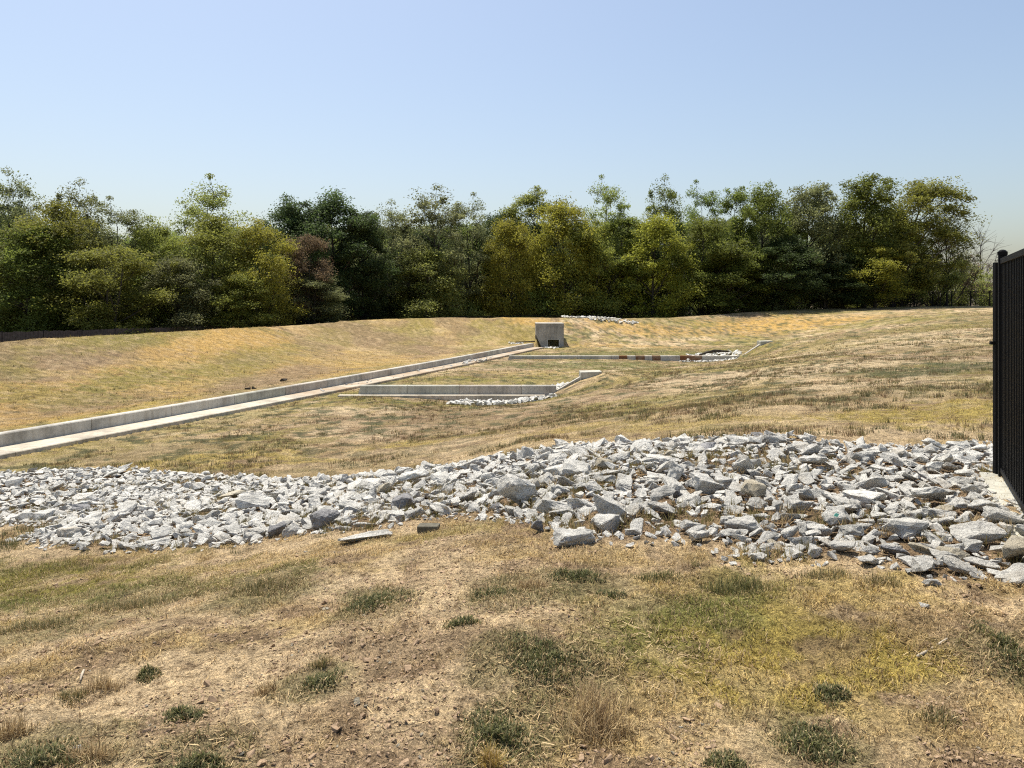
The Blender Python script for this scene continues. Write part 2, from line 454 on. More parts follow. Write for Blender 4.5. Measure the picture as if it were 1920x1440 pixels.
def mat_leaf(name, col, var=0.45, trans=0.56, dark=0.6):
    m, nt, b = new_mat(name)
    lv = attr(nt, "lv", "Fac"); oi = nt.nodes.new("ShaderNodeObjectInfo")
    c = ramp(nt, lv, [(0.0, tuple(v * (1 - var) for v in col)), (0.5, col), (1.0, tuple(min(1, v * (1 + var)) for v in col))])
    hv = N(nt, "ShaderNodeHueSaturation")
    nt.links.new(c, hv.inputs["Color"])
    nt.links.new(maths(nt, 'ADD', maths(nt, 'MULTIPLY', oi.outputs["Random"], 0.3), 0.85), hv.inputs["Value"])
    nt.links.new(maths(nt, 'ADD', maths(nt, 'MULTIPLY', oi.outputs["Random"], 0.025), 0.495), hv.inputs["Hue"])
    nt.links.new(hv.outputs[0], b.inputs["Base Color"])
    b.inputs["Roughness"].default_value = 0.6; b.inputs["Specular IOR Level"].default_value = 0.3
    tr = nt.nodes.new("ShaderNodeBsdfTranslucent"); nt.links.new(hv.outputs[0], tr.inputs["Color"])
    mx = nt.nodes.new("ShaderNodeMixShader"); mx.inputs[0].default_value = trans
    nt.links.new(b.outputs[0], mx.inputs[1]); nt.links.new(tr.outputs[0], mx.inputs[2])
    nt.links.new(mx.outputs[0], nt.nodes["Material Output"].inputs["Surface"])
    return m

def mat_blade(name, trans=0.25):
    m, nt, b = new_mat(name)
    c = attr(nt, "Col")
    nt.links.new(c, b.inputs["Base Color"]); b.inputs["Roughness"].default_value = 0.7; b.inputs["Specular IOR Level"].default_value = 0.2
    tr = nt.nodes.new("ShaderNodeBsdfTranslucent"); nt.links.new(c, tr.inputs["Color"])
    mx = nt.nodes.new("ShaderNodeMixShader"); mx.inputs[0].default_value = trans
    nt.links.new(b.outputs[0], mx.inputs[1]); nt.links.new(tr.outputs[0], mx.inputs[2])
    nt.links.new(mx.outputs[0], nt.nodes["Material Output"].inputs["Surface"])
    return m

def mat_bark(name, col):
    m, nt, b = new_mat(name)
    co = coords(nt)
    mp = nt.nodes.new("ShaderNodeMapping"); mp.inputs["Scale"].default_value = (7, 7, 1.2); nt.links.new(co, mp.inputs["Vector"])
    n = noise(nt, mp.outputs[0], 2.0, 5, 0.6)
    nt.links.new(ramp(nt, n, [(0.3, tuple(v * 0.55 for v in col)), (0.6, col), (0.8, tuple(v * 1.3 for v in col))]), b.inputs["Base Color"])
    b.inputs["Roughness"].default_value = 0.95
    bump(nt, b, n, 0.6, 0.05)
    return m

def mat_plain(name, col, rough=0.5, var=0.15, spec=0.5, scale=20):
    m, nt, b = new_mat(name)
    n = noise(nt, coords(nt), scale, 4)
    nt.links.new(ramp(nt, n, [(0.3, tuple(v * (1 - var) for v in col)), (0.7, tuple(min(1, v * (1 + var)) for v in col))]), b.inputs["Base Color"])
    b.inputs["Roughness"].default_value = rough; b.inputs["Specular IOR Level"].default_value = spec
    return m

M = {}
M['ground'] = mat_ground()
M['concrete'] = mat_concrete("cast_concrete", (0.50, 0.475, 0.415))
M['concrete_brown'] = mat_concrete("brownish_concrete", (0.46, 0.415, 0.35))
M['concrete_grey'] = mat_concrete("greenish_grey_concrete", (0.44, 0.43, 0.36))
M['concrete_rust'] = mat_concrete("rust_stained_concrete", (0.42, 0.36, 0.27), rust=(0.17, 0.065, 0.022))
M['bed'] = mat_concrete("channel_slab_concrete", (0.53, 0.475, 0.375))
M['bed_dirty'] = mat_concrete("silted_channel_slab", (0.52, 0.47, 0.38), dirt=0.9)
M['outlet'] = mat_concrete("outlet_concrete", (0.37, 0.35, 0.31))
M['rock'] = mat_rock("pale_limestone", (0.46, 0.45, 0.405), (0.75, 0.73, 0.66), (0.58, 0.49, 0.35))
M['rock_dark'] = mat_rock("dark_grey_limestone", (0.22, 0.22, 0.222), (0.36, 0.355, 0.35), (0.30, 0.27, 0.23))
M['rock_tan'] = mat_rock("tan_limestone", (0.44, 0.38, 0.27), (0.60, 0.54, 0.41), (0.52, 0.40, 0.22))
M['black'] = mat_plain("black_powder_coat", (0.006, 0.006, 0.0063), 0.55, 0.2, 0.15)
M['dark_wood'] = mat_plain("weathered_dark_wood", (0.11, 0.085, 0.07), 0.9, 0.35, 0.2, 6)
M['blade'] = mat_blade("grass_blades")
M['bark'] = mat_bark("dark_bark", (0.07, 0.058, 0.045))
M['bark_grey'] = mat_bark("grey_bark", (0.15, 0.135, 0.115))
M['leaf_dark'] = mat_leaf("dark_green_leaves", (0.080, 0.106, 0.036))
M['leaf_green'] = mat_leaf("mid_green_leaves", (0.185, 0.218, 0.046))
M['leaf_olive'] = mat_leaf("olive_leaves", (0.235, 0.242, 0.050))
M['leaf_yellow'] = mat_leaf("yellow_green_leaves", (0.325, 0.315, 0.050))
M['leaf_grey'] = mat_leaf("grey_green_leaves", (0.220, 0.232, 0.098))
M['leaf_light'] = mat_leaf("light_green_leaves", (0.28, 0.30, 0.08))
M['leaf_brown'] = mat_leaf("withered_brown_leaves", (0.175, 0.115, 0.075))
M['soil_clod'] = mat_plain("dry_soil_clods", (0.33, 0.235, 0.15), 0.95, 0.3, 0.1, 60)
# ---------------------------------------------------------------- ground: colour fields and one sheet
# (x, y, rx, ry, kind, strength) patches of turf and soil as they lie on the ground
PATCH = [
 (1.15, 3.75, 1.05, 0.80, 'yellow', 0.9), (0.85, 3.85, 0.62, 0.50, 'green', 0.7), (1.45, 3.40, 0.65, 0.45, 'yellow', 1.0), (1.05, 3.15, 0.40, 0.22, 'yellow', 0.6),
 (0.95, 4.25, 0.70, 0.35, 'green', 0.45), (1.9, 3.9, 0.6, 0.35, 'straw', 0.7), (0.55, 4.35, 0.7, 0.30, 'straw', 0.8),
 (-0.80, 3.55, 0.95, 0.26, 'brown', 1.0), (-0.5, 3.3, 0.8, 0.16, 'brown', 0.9), (0.1, 4.7, 0.5, 0.1, 'brown', 0.7), (-0.7, 2.65, 0.5, 0.14, 'brown', 0.9), (1.5, 2.62, 0.6, 0.12, 'brown', 0.6), (-0.25, 4.05, 0.35, 0.12, 'pale', 0.9), (-1.7, 3.25, 0.5, 0.14, 'pale', 0.8), (-0.9, 4.75, 0.5, 0.14, 'pale', 0.7), (-0.35, 3.75, 0.45, 0.14, 'brown', 0.8), (-1.05, 3.05, 0.55, 0.20, 'brown', 0.7), (-0.55, 2.85, 0.5, 0.18, 'brown', 0.5),
 (-0.5, 4.6, 0.8, 0.35, 'bare', 1.0), (-0.45, 3.15, 0.8, 0.34, 'bare', 0.9), (-1.6, 3.5, 0.8, 0.40, 'bare', 1.0), (-1.9, 4.35, 0.9, 0.32, 'bare', 0.95), (-0.3, 3.95, 0.7, 0.25, 'bare', 0.9), (1.9, 3.05, 0.5, 0.2, 'bare', 0.8), (0.2, 5.05, 0.6, 0.15, 'bare', 0.7), (-0.1, 4.75, 0.5, 0.2, 'bare', 0.8),
 (-1.5, 2.75, 0.5, 0.16, 'bare', 0.8), (1.9, 2.9, 0.7, 0.35, 'straw', 0.7), (2.1, 3.6, 0.45, 0.3, 'brown', 0.6), (0.35, 2.95, 0.45, 0.4, 'straw', 0.9), (1.0, 2.7, 0.7, 0.2, 'bare', 0.6),
 (-3.9, 6.0, 1.6, 0.6, 'olive', 1.0), (-4.6, 6.9, 1.7, 0.65, 'olive', 1.0), (-2.2, 5.3, 1.2, 0.36, 'olive', 0.9), (-3.4, 5.7, 1.0, 0.3, 'green', 0.6), (-4.9, 7.3, 1.0, 0.3, 'green', 0.5), (-1.4, 5.9, 0.9, 0.35, 'straw', 0.8), (-3.2, 5.0, 1.0, 0.22, 'yellow', 0.6),
 (-0.3, 5.9, 0.9, 0.3, 'olive', 0.5), (0.4, 4.95, 0.7, 0.25, 'straw', 0.7), (-3.0, 4.6, 0.9, 0.25, 'green', 0.45), (-5.7, 8.6, 0.8, 0.5, 'bare', 0.7),
 (-6.5, 16.2, 2.4, 1.1, 'yellow', 0.85), (-5.0, 15.0, 2.0, 0.6, 'yellow', 0.7), (-1.6, 16.6, 1.6, 1.0, 'yellow', 0.75), (6.55, 11.5, 2.2, 1.5, 'yellow', 0.95), (1.4, 14.3, 1.6, 0.8, 'yellow', 0.7), (3.0, 12.3, 2.0, 0.8, 'yellow', 0.65),
 (11.2, 19.8, 2.6, 2.0, 'dgreen', 0.8), (9.6, 21.0, 1.6, 1.2, 'dgreen', 0.5), (5.6, 16.9, 0.8, 0.5, 'dgreen', 0.6), (6.1, 14.3, 1.0, 0.5, 'dgreen', 0.65), (-7.6, 18.6, 2.2, 0.8, 'brown', 0.5),
 (4.8, 13.0, 1.6, 0.9, 'bare', 0.7), (8.8, 24.5, 4.5, 3.0, 'pale', 0.75), (8.2, 17.2, 2.2, 1.6, 'pale', 0.7), (5.5, 22.0, 2.5, 1.6, 'bare', 0.55), (3.1, 16.1, 1.6, 1.0, 'olive', 0.6), (4.0, 20.0, 2.2, 1.2, 'olive', 0.6),
 (3.0, 10.9, 1.5, 0.5, 'olive', 0.5), (3.6, 29.5, 1.4, 2.0, 'straw', 0.6), (1.2, 27.9, 3.0, 1.6, 'olive', 0.7), (-3.5, 28.3, 3.6, 1.2, 'olive', 0.85), (-4.0, 23.0, 4.0, 2.5, 'brown', 0.45), (-1.5, 20.5, 3.0, 1.4, 'brown', 0.35),
 (4.5, 46.2, 6.5, 3.2, 'green', 0.8), (0.0, 36.5, 5.0, 3.0, 'olive', 0.8), (1.0, 40.5, 4.0, 1.6, 'yellow', 0.4), (8.7, 56.5, 9.0, 3.0, 'green', 0.75), (8.0, 62.0, 9.0, 1.6, 'brown', 0.5), (10.0, 66.5, 6.0, 1.5, 'orange', 0.5),
 (28.8, 77.5, 9.5, 5.5, 'orange', 1.0), (13.0, 74.6, 7.0, 2.6, 'orange', 0.75), (2.0, 73.0, 3.2, 1.4, 'orange', 0.9), (21.0, 81.5, 6.0, 2.0, 'brown', 0.4), (34.0, 69.0, 8.0, 4.0, 'olive', 0.6), (30.0, 55.0, 9.0, 5.0, 'olive', 0.55), (18.0, 42.0, 6.0, 6.0, 'olive', 0.45),
 (23.0, 62.0, 6.0, 6.0, 'green', 0.55), (17.5, 34.0, 5.0, 4.0, 'pale', 0.7), (22.0, 41.0, 4.0, 3.0, 'pale', 0.6), (36.0, 80.0, 6.0, 3.0, 'bare', 0.4),
 (-12.0, 62.5, 5.0, 4.5, 'brown', 0.4), (-17.5, 48.0, 2.6, 9.0, 'orange', 0.7), (-19.6, 36.0, 2.2, 4.0, 'brown', 0.6), (-20.6, 43.0, 1.5, 8.0, 'olive', 0.7), (-15.0, 34.0, 3.0, 5.0, 'gold', 0.5), (-11.0, 37.0, 2.2, 9.0, 'brown', 0.8), (-14.5, 27.0, 2.0, 4.0, 'brown', 0.7), (-11.9, 23.5, 0.9, 6.0, 'yellow', 0.8), (-14.5, 43.0, 2.2, 9.0, 'olive', 0.6), (-16.0, 33.0, 1.6, 4.0, 'olive', 0.8),
 (-9.5, 49.0, 4.0, 6.0, 'gold', 0.55), (-16.5, 27.5, 3.0, 2.5, 'olive', 0.6),
]
for (cx_, cy_, r_) in [(-0.77, 4.30, 0.24), (0.12, 3.42, 0.26), (-0.06, 2.88, 0.2), (1.10, 2.82, 0.2), (-1.70, 2.80, 0.24), (-1.10, 2.70, 0.18), (2.20, 3.40, 0.2), (0.0, 4.22, 0.25), (0.37, 4.47, 0.26), (-1.55, 4.85, 0.36), (-2.55, 5.1, 0.42), (-0.82, 3.33, 0.16)]:
    PATCH.append((cx_, cy_, r_ * 1.35, r_ * 1.35, 'weedy', 0.75))
PCOL = dict(weedy=(0.20, 0.175, 0.085), gold=(0.46, 0.325, 0.128), pale=(0.63, 0.50, 0.315), bare=(0.57, 0.432, 0.258), brown=(0.265, 0.186, 0.112), straw=(0.43, 0.318, 0.145), yellow=(0.385, 0.298, 0.084), olive=(0.235, 0.205, 0.055), green=(0.135, 0.150, 0.042),
            dgreen=(0.085, 0.095, 0.045), orange=(0.50, 0.325, 0.105))
PTURF = dict(weedy=0.8, gold=0.9, pale=0.05, bare=0.03, brown=0.15, straw=0.75, yellow=1.0, olive=0.9, green=1.0, dgreen=0.9, orange=0.7)

def ground_fields(x, y):
    """albedo (n,3), turf cover (n) and greenness (n) of the ground"""
    shp = x.shape
    n1 = fbm(x * 0.42, y * 0.42, 41, 4); n2 = fbm(x * 1.9, y * 1.9, 51, 4); n3 = fbm(x * 6.5, y * 6.5, 61, 3); n4 = fbm(x * 0.16, y * 0.16, 71, 3)
    r = np.hypot(x, y)
    far = sstep(8, 22, r)
    def C(k): return np.array(PCOL[k])
    col = np.zeros(shp + (3,)) + C('bare')
    turf = np.full(shp, 0.05)
    grn = np.zeros(shp)
    def lay(w, k, g=None):
        nonlocal col, turf, grn
        w = np.clip(w, 0, 1)
        col = col * (1 - w[..., None]) + C(k) * w[..., None]
        turf = turf * (1 - w) + PTURF[k] * w
        gg = {'green': 0.75, 'dgreen': 1.0, 'olive': 0.35, 'weedy': 0.5, 'yellow': 0.2}.get(k, 0.0) if g is None else g
        grn = grn * (1 - w) + gg * w
    lay(sstep(0.51, 0.64, n2) * 0.8, 'straw')
    lay(sstep(0.58, 0.72, n2 * 0.6 + n3 * 0.4) * 0.7, 'brown')
    # the basin and its banks are thinly grassed
    lay(far * sstep(0.40, 0.56, n1 * 0.6 + n2 * 0.4) * 0.75, 'straw')
    lay(far * sstep(0.46, 0.62, n1 * 0.7 + n3 * 0.3) * 0.6, 'olive')
    lay(far * sstep(0.50, 0.62, n4 * 0.4 + n2 * 0.6) * 0.75, 'brown')
    lay(far * sstep(0.52, 0.60, fbm(x * 0.8 + 40, y * 0.8, 131, 4)) * 0.85, 'pale')
    lay(far * sstep(0.53, 0.62, fbm(x * 0.6, y * 0.6 + 20, 141, 4)) * 0.7, 'olive')
    nb = fbm(x * 0.13 + 3, y * 0.13, 151, 3); nb2 = fbm(x * 0.2, y * 0.2 + 7, 161, 3)
    lay(far * sstep(0.50, 0.60, nb) * 0.6, 'olive'); lay(far * sstep(0.52, 0.62, nb2) * 0.55, 'brown')
    lf, _ = curb_frame(x.ravel(), y.ravel()); lf = lf.reshape(shp)
    lay(sstep(0.0, 1.5, lf) * (0.55 + 0.45 * sstep(0.35, 0.6, n1)) * (y < 80), 'gold', 0.12)
    lay(sstep(0.0, 1.5, lf) * sstep(0.46, 0.6, n4 * 0.35 + n1 * 0.4 + n2 * 0.25) * 0.8, 'brown')
    lay(sstep(0.0, 1.5, lf) * sstep(0.48, 0.62, fbm(x * 0.35, y * 0.2, 91, 4)) * 0.6, 'olive')
    lay(sstep(0.0, 1.5, lf) * sstep(0.52, 0.62, nb2) * 0.6, 'brown')
    lay(sstep(0.0, 1.5, lf) * sstep(0.55, 0.65, nb) * 0.6, 'orange')
    for (cx, cy, rx, ry, k, st) in PATCH:
        m = (np.abs(x - cx) < rx * 1.7) & (np.abs(y - cy) < ry * 1.7)
        if not m.any(): continue
        d = np.hypot((x - cx) / rx, (y - cy) / ry)
        w = sstep(1.15, 0.55, d + (n2 - 0.5) * 1.1 + (n3 - 0.5) * 0.9) * st
        lay(np.where(m, w, 0), k)
    # broken by thin soil and dark weeds
    lay(sstep(0.56, 0.68, n3 * 0.55 + n2 * 0.45) * 0.6 * (1 - 0.7 * sstep(0.0, 1.5, lf)), 'brown')
    lay(sstep(0.57, 0.68, fbm(x * 3.1, y * 3.1, 101, 3)) * 0.35, 'bare')
    lay(far * sstep(0.60, 0.68, fbm(x * 2.3, y * 2.3, 111, 3)) * 0.8 * (1 - 0.75 * sstep(0.0, 1.5, lf)), 'dgreen', 0.6)
    # soil between the rocks
    e = edge_dist(RIPRAP, x, y)
    w = sstep(-0.1, 0.35, e + (n3 - 0.5) * 0.5)
    lay(w * 0.9, 'brown'); turf = turf * (1 - w * 0.9); grn = grn * (1 - w)
    # leaf litter under the wood
    dl = (-x * 0.975 + (y - 34.0) * 0.22) - 22.05
    crest = np.interp(x, [-15, -7, 2, 9, 15.5, 33, 46, 57], [67.5, 71.5, 74.5, 77.5, 80.5, 88.5, 90.5, 92.5])
    w = np.maximum(sstep(3.0, 6.0, dl), sstep(2.5, 6.0, y - crest))
    col = col * (1 - w[..., None]) + np.array((0.11, 0.085, 0.055)) * w[..., None]
    return col, turf, grn

def build_ground():
    th_d = np.radians(np.linspace(-42, 42, 470))
    th_c = np.radians(np.concatenate([np.linspace(-180, -42, 60)[:-1]]))
    th = np.concatenate([th_c, th_d, -th_c[::-1][:-1]])
    rr = np.concatenate([[0.25, 0.8, 1.4], np.geomspace(2.0, 30, 330), np.geomspace(30, 105, 210)[1:], [125, 160, 220, 320, 500, 900, 1600]])
    R, T = np.meshgrid(rr, th, indexing='ij')
    X = R * np.sin(T); Y = R * np.cos(T)
    Z = H(X, Y)
    e = edge_dist(RIPRAP, X, Y)
    Z = Z - 0.03 * sstep(0.0, 0.4, e)
    col, turf, grn = ground_fields(X, Y)
    nr, nt_ = R.shape
    verts = np.stack([X, Y, Z], -1).reshape(-1, 3)
    i = np.arange(nr - 1)[:, None]; j = np.arange(nt_)[None, :]; j2 = (j + 1) % nt_
    q = np.stack([i * nt_ + j, (i + 1) * nt_ + j, (i + 1) * nt_ + j2, i * nt_ + j2], -1).reshape(-1, 4)[:, ::-1]
    tri = np.stack([np.full(nt_, len(verts)), np.arange(nt_), (np.arange(nt_) + 1) % nt_], -1)[:, ::-1]
    zc = float(H(np.array([0.0]), np.array([0.0]))[0])
    verts = np.vstack([verts, [[0, 0, zc]]])
    c4 = np.concatenate([col.reshape(-1, 3), np.ones((nr * nt_, 1))], 1); c4 = np.vstack([c4, c4[:1]])
    tf = np.concatenate([turf.ravel(), turf.ravel()[:1]])
    o = obj_from_arrays("ground", verts, tris=tri, quads=q, mat=M['ground'], smooth=True,
                        attrs={"Col": ('POINT', 'FLOAT_COLOR', c4), "turf": ('POINT', 'FLOAT', tf)})
    tag(o, kind='structure')
    return o

GROUND = build_ground()

def build_verge():
    """turf held level behind the curb"""
    t = np.linspace(0, 1, 700)
    P = smooth_path(CURB)
    cs = np.concatenate([[0], np.cumsum(np.linalg.norm(np.diff(P[:, :2], axis=0), axis=1))])
    q = np.stack([np.interp(t * cs[-1], cs, P[:, k]) for k in range(3)], 1)
    d = np.gradient(q[:, :2], axis=0); d /= np.linalg.norm(d, axis=1)[:, None]
    L = np.stack([-d[:, 1], d[:, 0]], 1)
    offs = np.array([0.25, 0.32, 0.42, 0.55, 0.7, 0.9, 1.1, 1.35, 1.7])
    X = q[:, None, 0] + L[:, None, 0] * offs; Y = q[:, None, 1] + L[:, None, 1] * offs
    Z = q[:, None, 2] + 0.285 + (fbm(X * 4, Y * 4, 303, 3) - 0.5) * 0.05 * sstep(0.28, 0.5, offs)
    Hh = H(X, Y)
    w = sstep(0.8, 1.35, offs)
    Z = Z * (1 - w) + (Hh + 0.012) * w; Z[:, -1] = Hh[:, -1] - 0.05
    col, turf, g = ground_fields(X, Y); n = len(offs)
    i = np.arange(len(q) - 1)[:, None]; j = np.arange(n - 1)[None, :]
    quad = np.stack([i * n + j, (i + 1) * n + j, (i + 1) * n + j + 1, i * n + j + 1], -1).reshape(-1, 4)
    o = obj_from_arrays("verge_ground", np.stack([X, Y, Z], -1).reshape(-1, 3), quads=quad, mat=M['ground'], smooth=True,
                        attrs={"Col": ('POINT', 'FLOAT_COLOR', np.concatenate([col.reshape(-1, 3), np.ones((X.size, 1))], 1)), "turf": ('POINT', 'FLOAT', turf.ravel())})
    tag(o, kind='structure')
def hz(x, y): return float(H(np.array([x]), np.array([y]))[0])
build_verge()
# ---------------------------------------------------------------- concrete: channel, curb, baffle walls, outlet
def strip_piece(name, pts, prof, mat, parent):
    """sweep a cross-section (offset to the left, height) along pts"""
    d = np.gradient(pts[:, :2], axis=0); d /= np.linalg.norm(d, axis=1)[:, None]
    left = np.stack([-d[:, 1], d[:, 0]], 1)
    vs = []; n = len(prof)
    for p, l in zip(pts, left):
        for (o, h) in prof: vs.append((p[0] + l[0] * o, p[1] + l[1] * o, p[2] + h))
    fs = []
    for i in range(len(pts) - 1):
        for k in range(n):
            fs.append((i * n + k, i * n + (k + 1) % n, (i + 1) * n + (k + 1) % n, (i + 1) * n + k))
    fs.append(tuple(range(n))); fs.append(tuple((len(pts) - 1) * n + k for k in range(n))[::-1])
    mb = MB(); mb.add(vs, fs)
    return mb.build(name, mat, parent)

CP = smooth_path(CURB)
_cs = np.concatenate([[0], np.cumsum(np.linalg.norm(np.diff(CP[:, :2], axis=0), axis=1))])

def cut(s0, s1, n=4):
    t = np.linspace(s0, s1, n)
    return np.stack([np.interp(t, _cs, CP[:, k]) for k in range(3)], 1)

curb = empty("channel_curb", (0, 0, 0))
tag(curb, "long pale concrete curb wall along the far edge of the drainage channel", "curb")
bed = empty("drainage_channel", (0, 0, 0)); bed["kind"] = "structure"
s = 0.0; k = 0; rr_ = random.Random(5)
prof = [(0.0, -0.25), (0.015, 0.30), (0.04, 0.325), (0.26, 0.325), (0.285, 0.30), (0.285, -0.25)]
while s < _cs[-1] - 0.5:
    L = 3.05
    s1 = min(s + L, _cs[-1])
    mt = rr_.choice([M['concrete'], M['concrete'], M['concrete_grey'], M['concrete_brown']])
    strip_piece("curb_segment", cut(s, s1 - 0.022), prof, mt, curb)
    s = s1
# recessed joint filler running inside the curb
strip_piece("joint_filler", cut(0.01, _cs[-1] - 0.03, 60), [(0.03, -0.25), (0.03, 0.29), (0.255, 0.29), (0.255, -0.25)], M['concrete_brown'], curb)
s = 0.0; slab_prof = [(-0.003, -0.16), (-0.003, 0.0), (-0.93, 0.0), (-0.95, -0.02), (-0.95, -0.16)]
while s < _cs[-1] - 0.5:
    s1 = min(s + 3.05, _cs[-1])
    strip_piece("slab", cut(s, s1 - 0.014), slab_prof[::-1], M['bed'] if s < 24.5 else M['bed_dirty'], bed)
    s = s1
strip_piece("slab_base", cut(0.01, _cs[-1] - 0.03, 60), [(-0.01, -0.2), (-0.01, -0.02), (-0.92, -0.02), (-0.92, -0.2)][::-1], M['bed_dirty'], bed)

def baffle(name, label, y0, z0, z1, xs, mats, thick, right_end, labels={}):
    """a low wall across the basin floor made of panels, with a sloped cap that climbs the right bank"""
    root = empty(name, (xs[0], y0, z0)); tag(root, label, "wall")
    off = Vector((-xs[0], -y0, -z0))
    def put(o): o.data.transform(Matrix.Translation(off)); return o
    ch = 0.025
    for i in range(len(xs) - 1):
        a, b = xs[i] + (0.0 if i == 0 else 0.008), xs[i + 1] - 0.008
        mb = MB()
        sl = 0.16 if i == 0 else 0.0        # battered free end
        y1 = y0 + thick
        vs = [(a, y0 - 0.02, z0 - 0.25), (b, y0 - 0.02, z0 - 0.25), (b, y1, z0 - 0.25), (a, y1, z0 - 0.25),
              (a + sl, y0, z1 - ch), (b, y0, z1 - ch), (b, y1, z1 - ch), (a + sl, y1, z1 - ch),
              (a + sl + (ch if i == 0 else 0), y0 + ch, z1), (b, y0 + ch, z1), (b, y1 - ch, z1), (a + sl + (ch if i == 0 else 0), y1 - ch, z1)]
        fs = [(0, 3, 2, 1), (0, 1, 5, 4), (1, 2, 6, 5), (2, 3, 7, 6), (3, 0, 4, 7), (4, 5, 9, 8), (5, 6, 10, 9), (6, 7, 11, 10), (7, 4, 8, 11), (8, 9, 10, 11)]
        mb.add(vs, fs)
        o = put(mb.build("panel", mats[i % len(mats)], root))
        if i in labels: o["label"] = labels[i]
    mb = MB(); mb.box(xs[0] + 0.2, xs[-1] - 0.02, y0 + 0.03, y0 + thick - 0.03, z0 - 0.3, z1 - 0.035)
    put(mb.build("core", M['concrete_brown'], root))
    # sloping wing up the bank and its level end block
    (xa, za), (xb, zb), (xc, zc), lo = right_end
    mb = MB()
    mb.prism([(xa, za - 0.5), (xb, zb - 0.9), (xb, zb), (xa + 0.02, za)], (0, y0 + 0.03, 0), (1, 0, 0), (0, 0, 1), (0, thick - 0.06, 0))
    put(mb.build("sloping_wing", M['concrete'], root))
    mb = MB()
    mb.prism([(xb + 0.004, zc - lo - 0.6), (xc, zc - lo - 0.3), (xc, zc + 0.02), (xb + 0.004, zc)], (0, y0 - 0.08, 0), (1, 0, 0), (0, 0, 1), (0, thick + 0.5, 0))
    put(mb.build("end_block", M['concrete_grey'], root, bevel=0.02))
    return root

w1 = baffle("baffle_wall", "low concrete baffle wall with a free left end near the middle of the basin floor", 30.85, -2.12, -1.735,
            [-6.24, -4.2, -2.12, 0.38, 1.78], [M['concrete_grey'], M['concrete_grey'], M['concrete_brown'], M['concrete']], 0.3,
            ((1.62, -2.02), (2.74, -1.39), (3.6, -1.19), 0.3))
mb = MB(); mb.box(-6.9, 1.3, 30.45, 30.82, -2.3, -2.085)
o = mb.build("footing_slab", M['bed'], w1); o.data.transform(Matrix.Translation((6.24, -30.85, 2.12)))
w2 = baffle("baffle_wall", "distant low concrete baffle wall with rust-brown stains, in front of the outlet box", 51.04, -2.2, -1.955,
            [-0.35, 2.0, 4.35, 6.6, 7.1, 7.65, 8.2, 8.8, 9.3, 9.85, 11.15, 12.6, 15.1],
            [M['concrete_grey'], M['concrete'], M['concrete'], M['concrete'], M['concrete_rust'], M['concrete'], M['concrete_rust'], M['concrete_brown'], M['concrete_rust'], M['concrete'], M['concrete'], M['concrete']], 0.3,
            ((15.05, -2.1), (16.45, -1.2), (17.3, -0.99), 0.25))
for i, c in enumerate([c for c in w2.children if c.name.startswith("panel")]):
    if c.data.materials[0] == M['concrete_rust']: c["label"] = "rust stained panel"
    if i == 10:
        c.data.materials[0] = M['concrete_rust']; c["label"] = "rust stained panel"

def outlet():
    x0, x1, y0, zb, zt = 2.08, 4.48, 66.48, -2.3, -0.30
    root = empty("outlet_box", (x0, y0, zb)); tag(root, "grey concrete outlet box with a square black opening at the channel's far end", "outlet")
    off = Matrix.Translation((-x0, -y0, -zb))
    def put(o): o.data.transform(off); return o
    oa, ob, oz = 3.09, 4.06, -1.65
    mb = MB(); T = 0.25
    X, Zv = (1, 0, 0), (0, 0, 1)
    mb.prism([(x0 + 0.46, zb), (oa, zb), (oa, zt), (x0, zt), (x0, -1.24)], (0, y0, 0), X, Zv, (0, T, 0))
    mb.prism([(oa, oz), (ob, oz), (ob, zt), (oa, zt)], (0, y0, 0), X, Zv, (0, T, 0))
    mb.prism([(ob, zb), (x1, zb), (x1, zt), (ob, zt)], (0, y0, 0), X, Zv, (0, T, 0))
    put(mb.build("front_wall", M['outlet'], root))
    for a, b in ((x0 + 0.003, x0 + 0.25), (x1 - 0.25, x1 - 0.003)):
        mb = MB(); mb.box(a, b, y0 + T, y0 + 2.6, -1.3, zt - 0.003); put(mb.build("side_wall", M['outlet'], root))
    mb = MB(); mb.box(x0, x1, y0 + 2.6, y0 + 2.85, zb, zt); put(mb.build("back_wall", M['outlet'], root))
    mb = MB(); mb.box(x0 - 0.02, x1 + 0.02, y0 - 0.02, y0 + 2.87, zt + 0.002, zt + 0.07); put(mb.build("top_slab", M['concrete'], root, bevel=0.012))
    mb = MB()
    mb.box(oa - 0.06, oa, y0 - 0.03, y0 - 0.002, zb, oz + 0.05); mb.box(ob, ob + 0.06, y0 - 0.03, y0 - 0.002, zb, oz + 0.05); mb.box(oa + 0.001, ob - 0.001, y0 - 0.03, y0 - 0.002, oz, oz + 0.05)
    put(mb.build("opening_frame", M['concrete'], root))
    return root
outlet()
# dark bar standing for the eroded crack edge in the bank beside the outlet
pl = MB(); pl.bar((0.35, 66.9, hz(0.35, 66.9) + 0.06), (2.0, 67.3, hz(2.0, 67.3) + 0.12), 0.06, 0.10)
tag(pl.build("board", M['dark_wood']), "thin dark bar standing for a crack edge in the eroded bank beside the outlet box", "board")
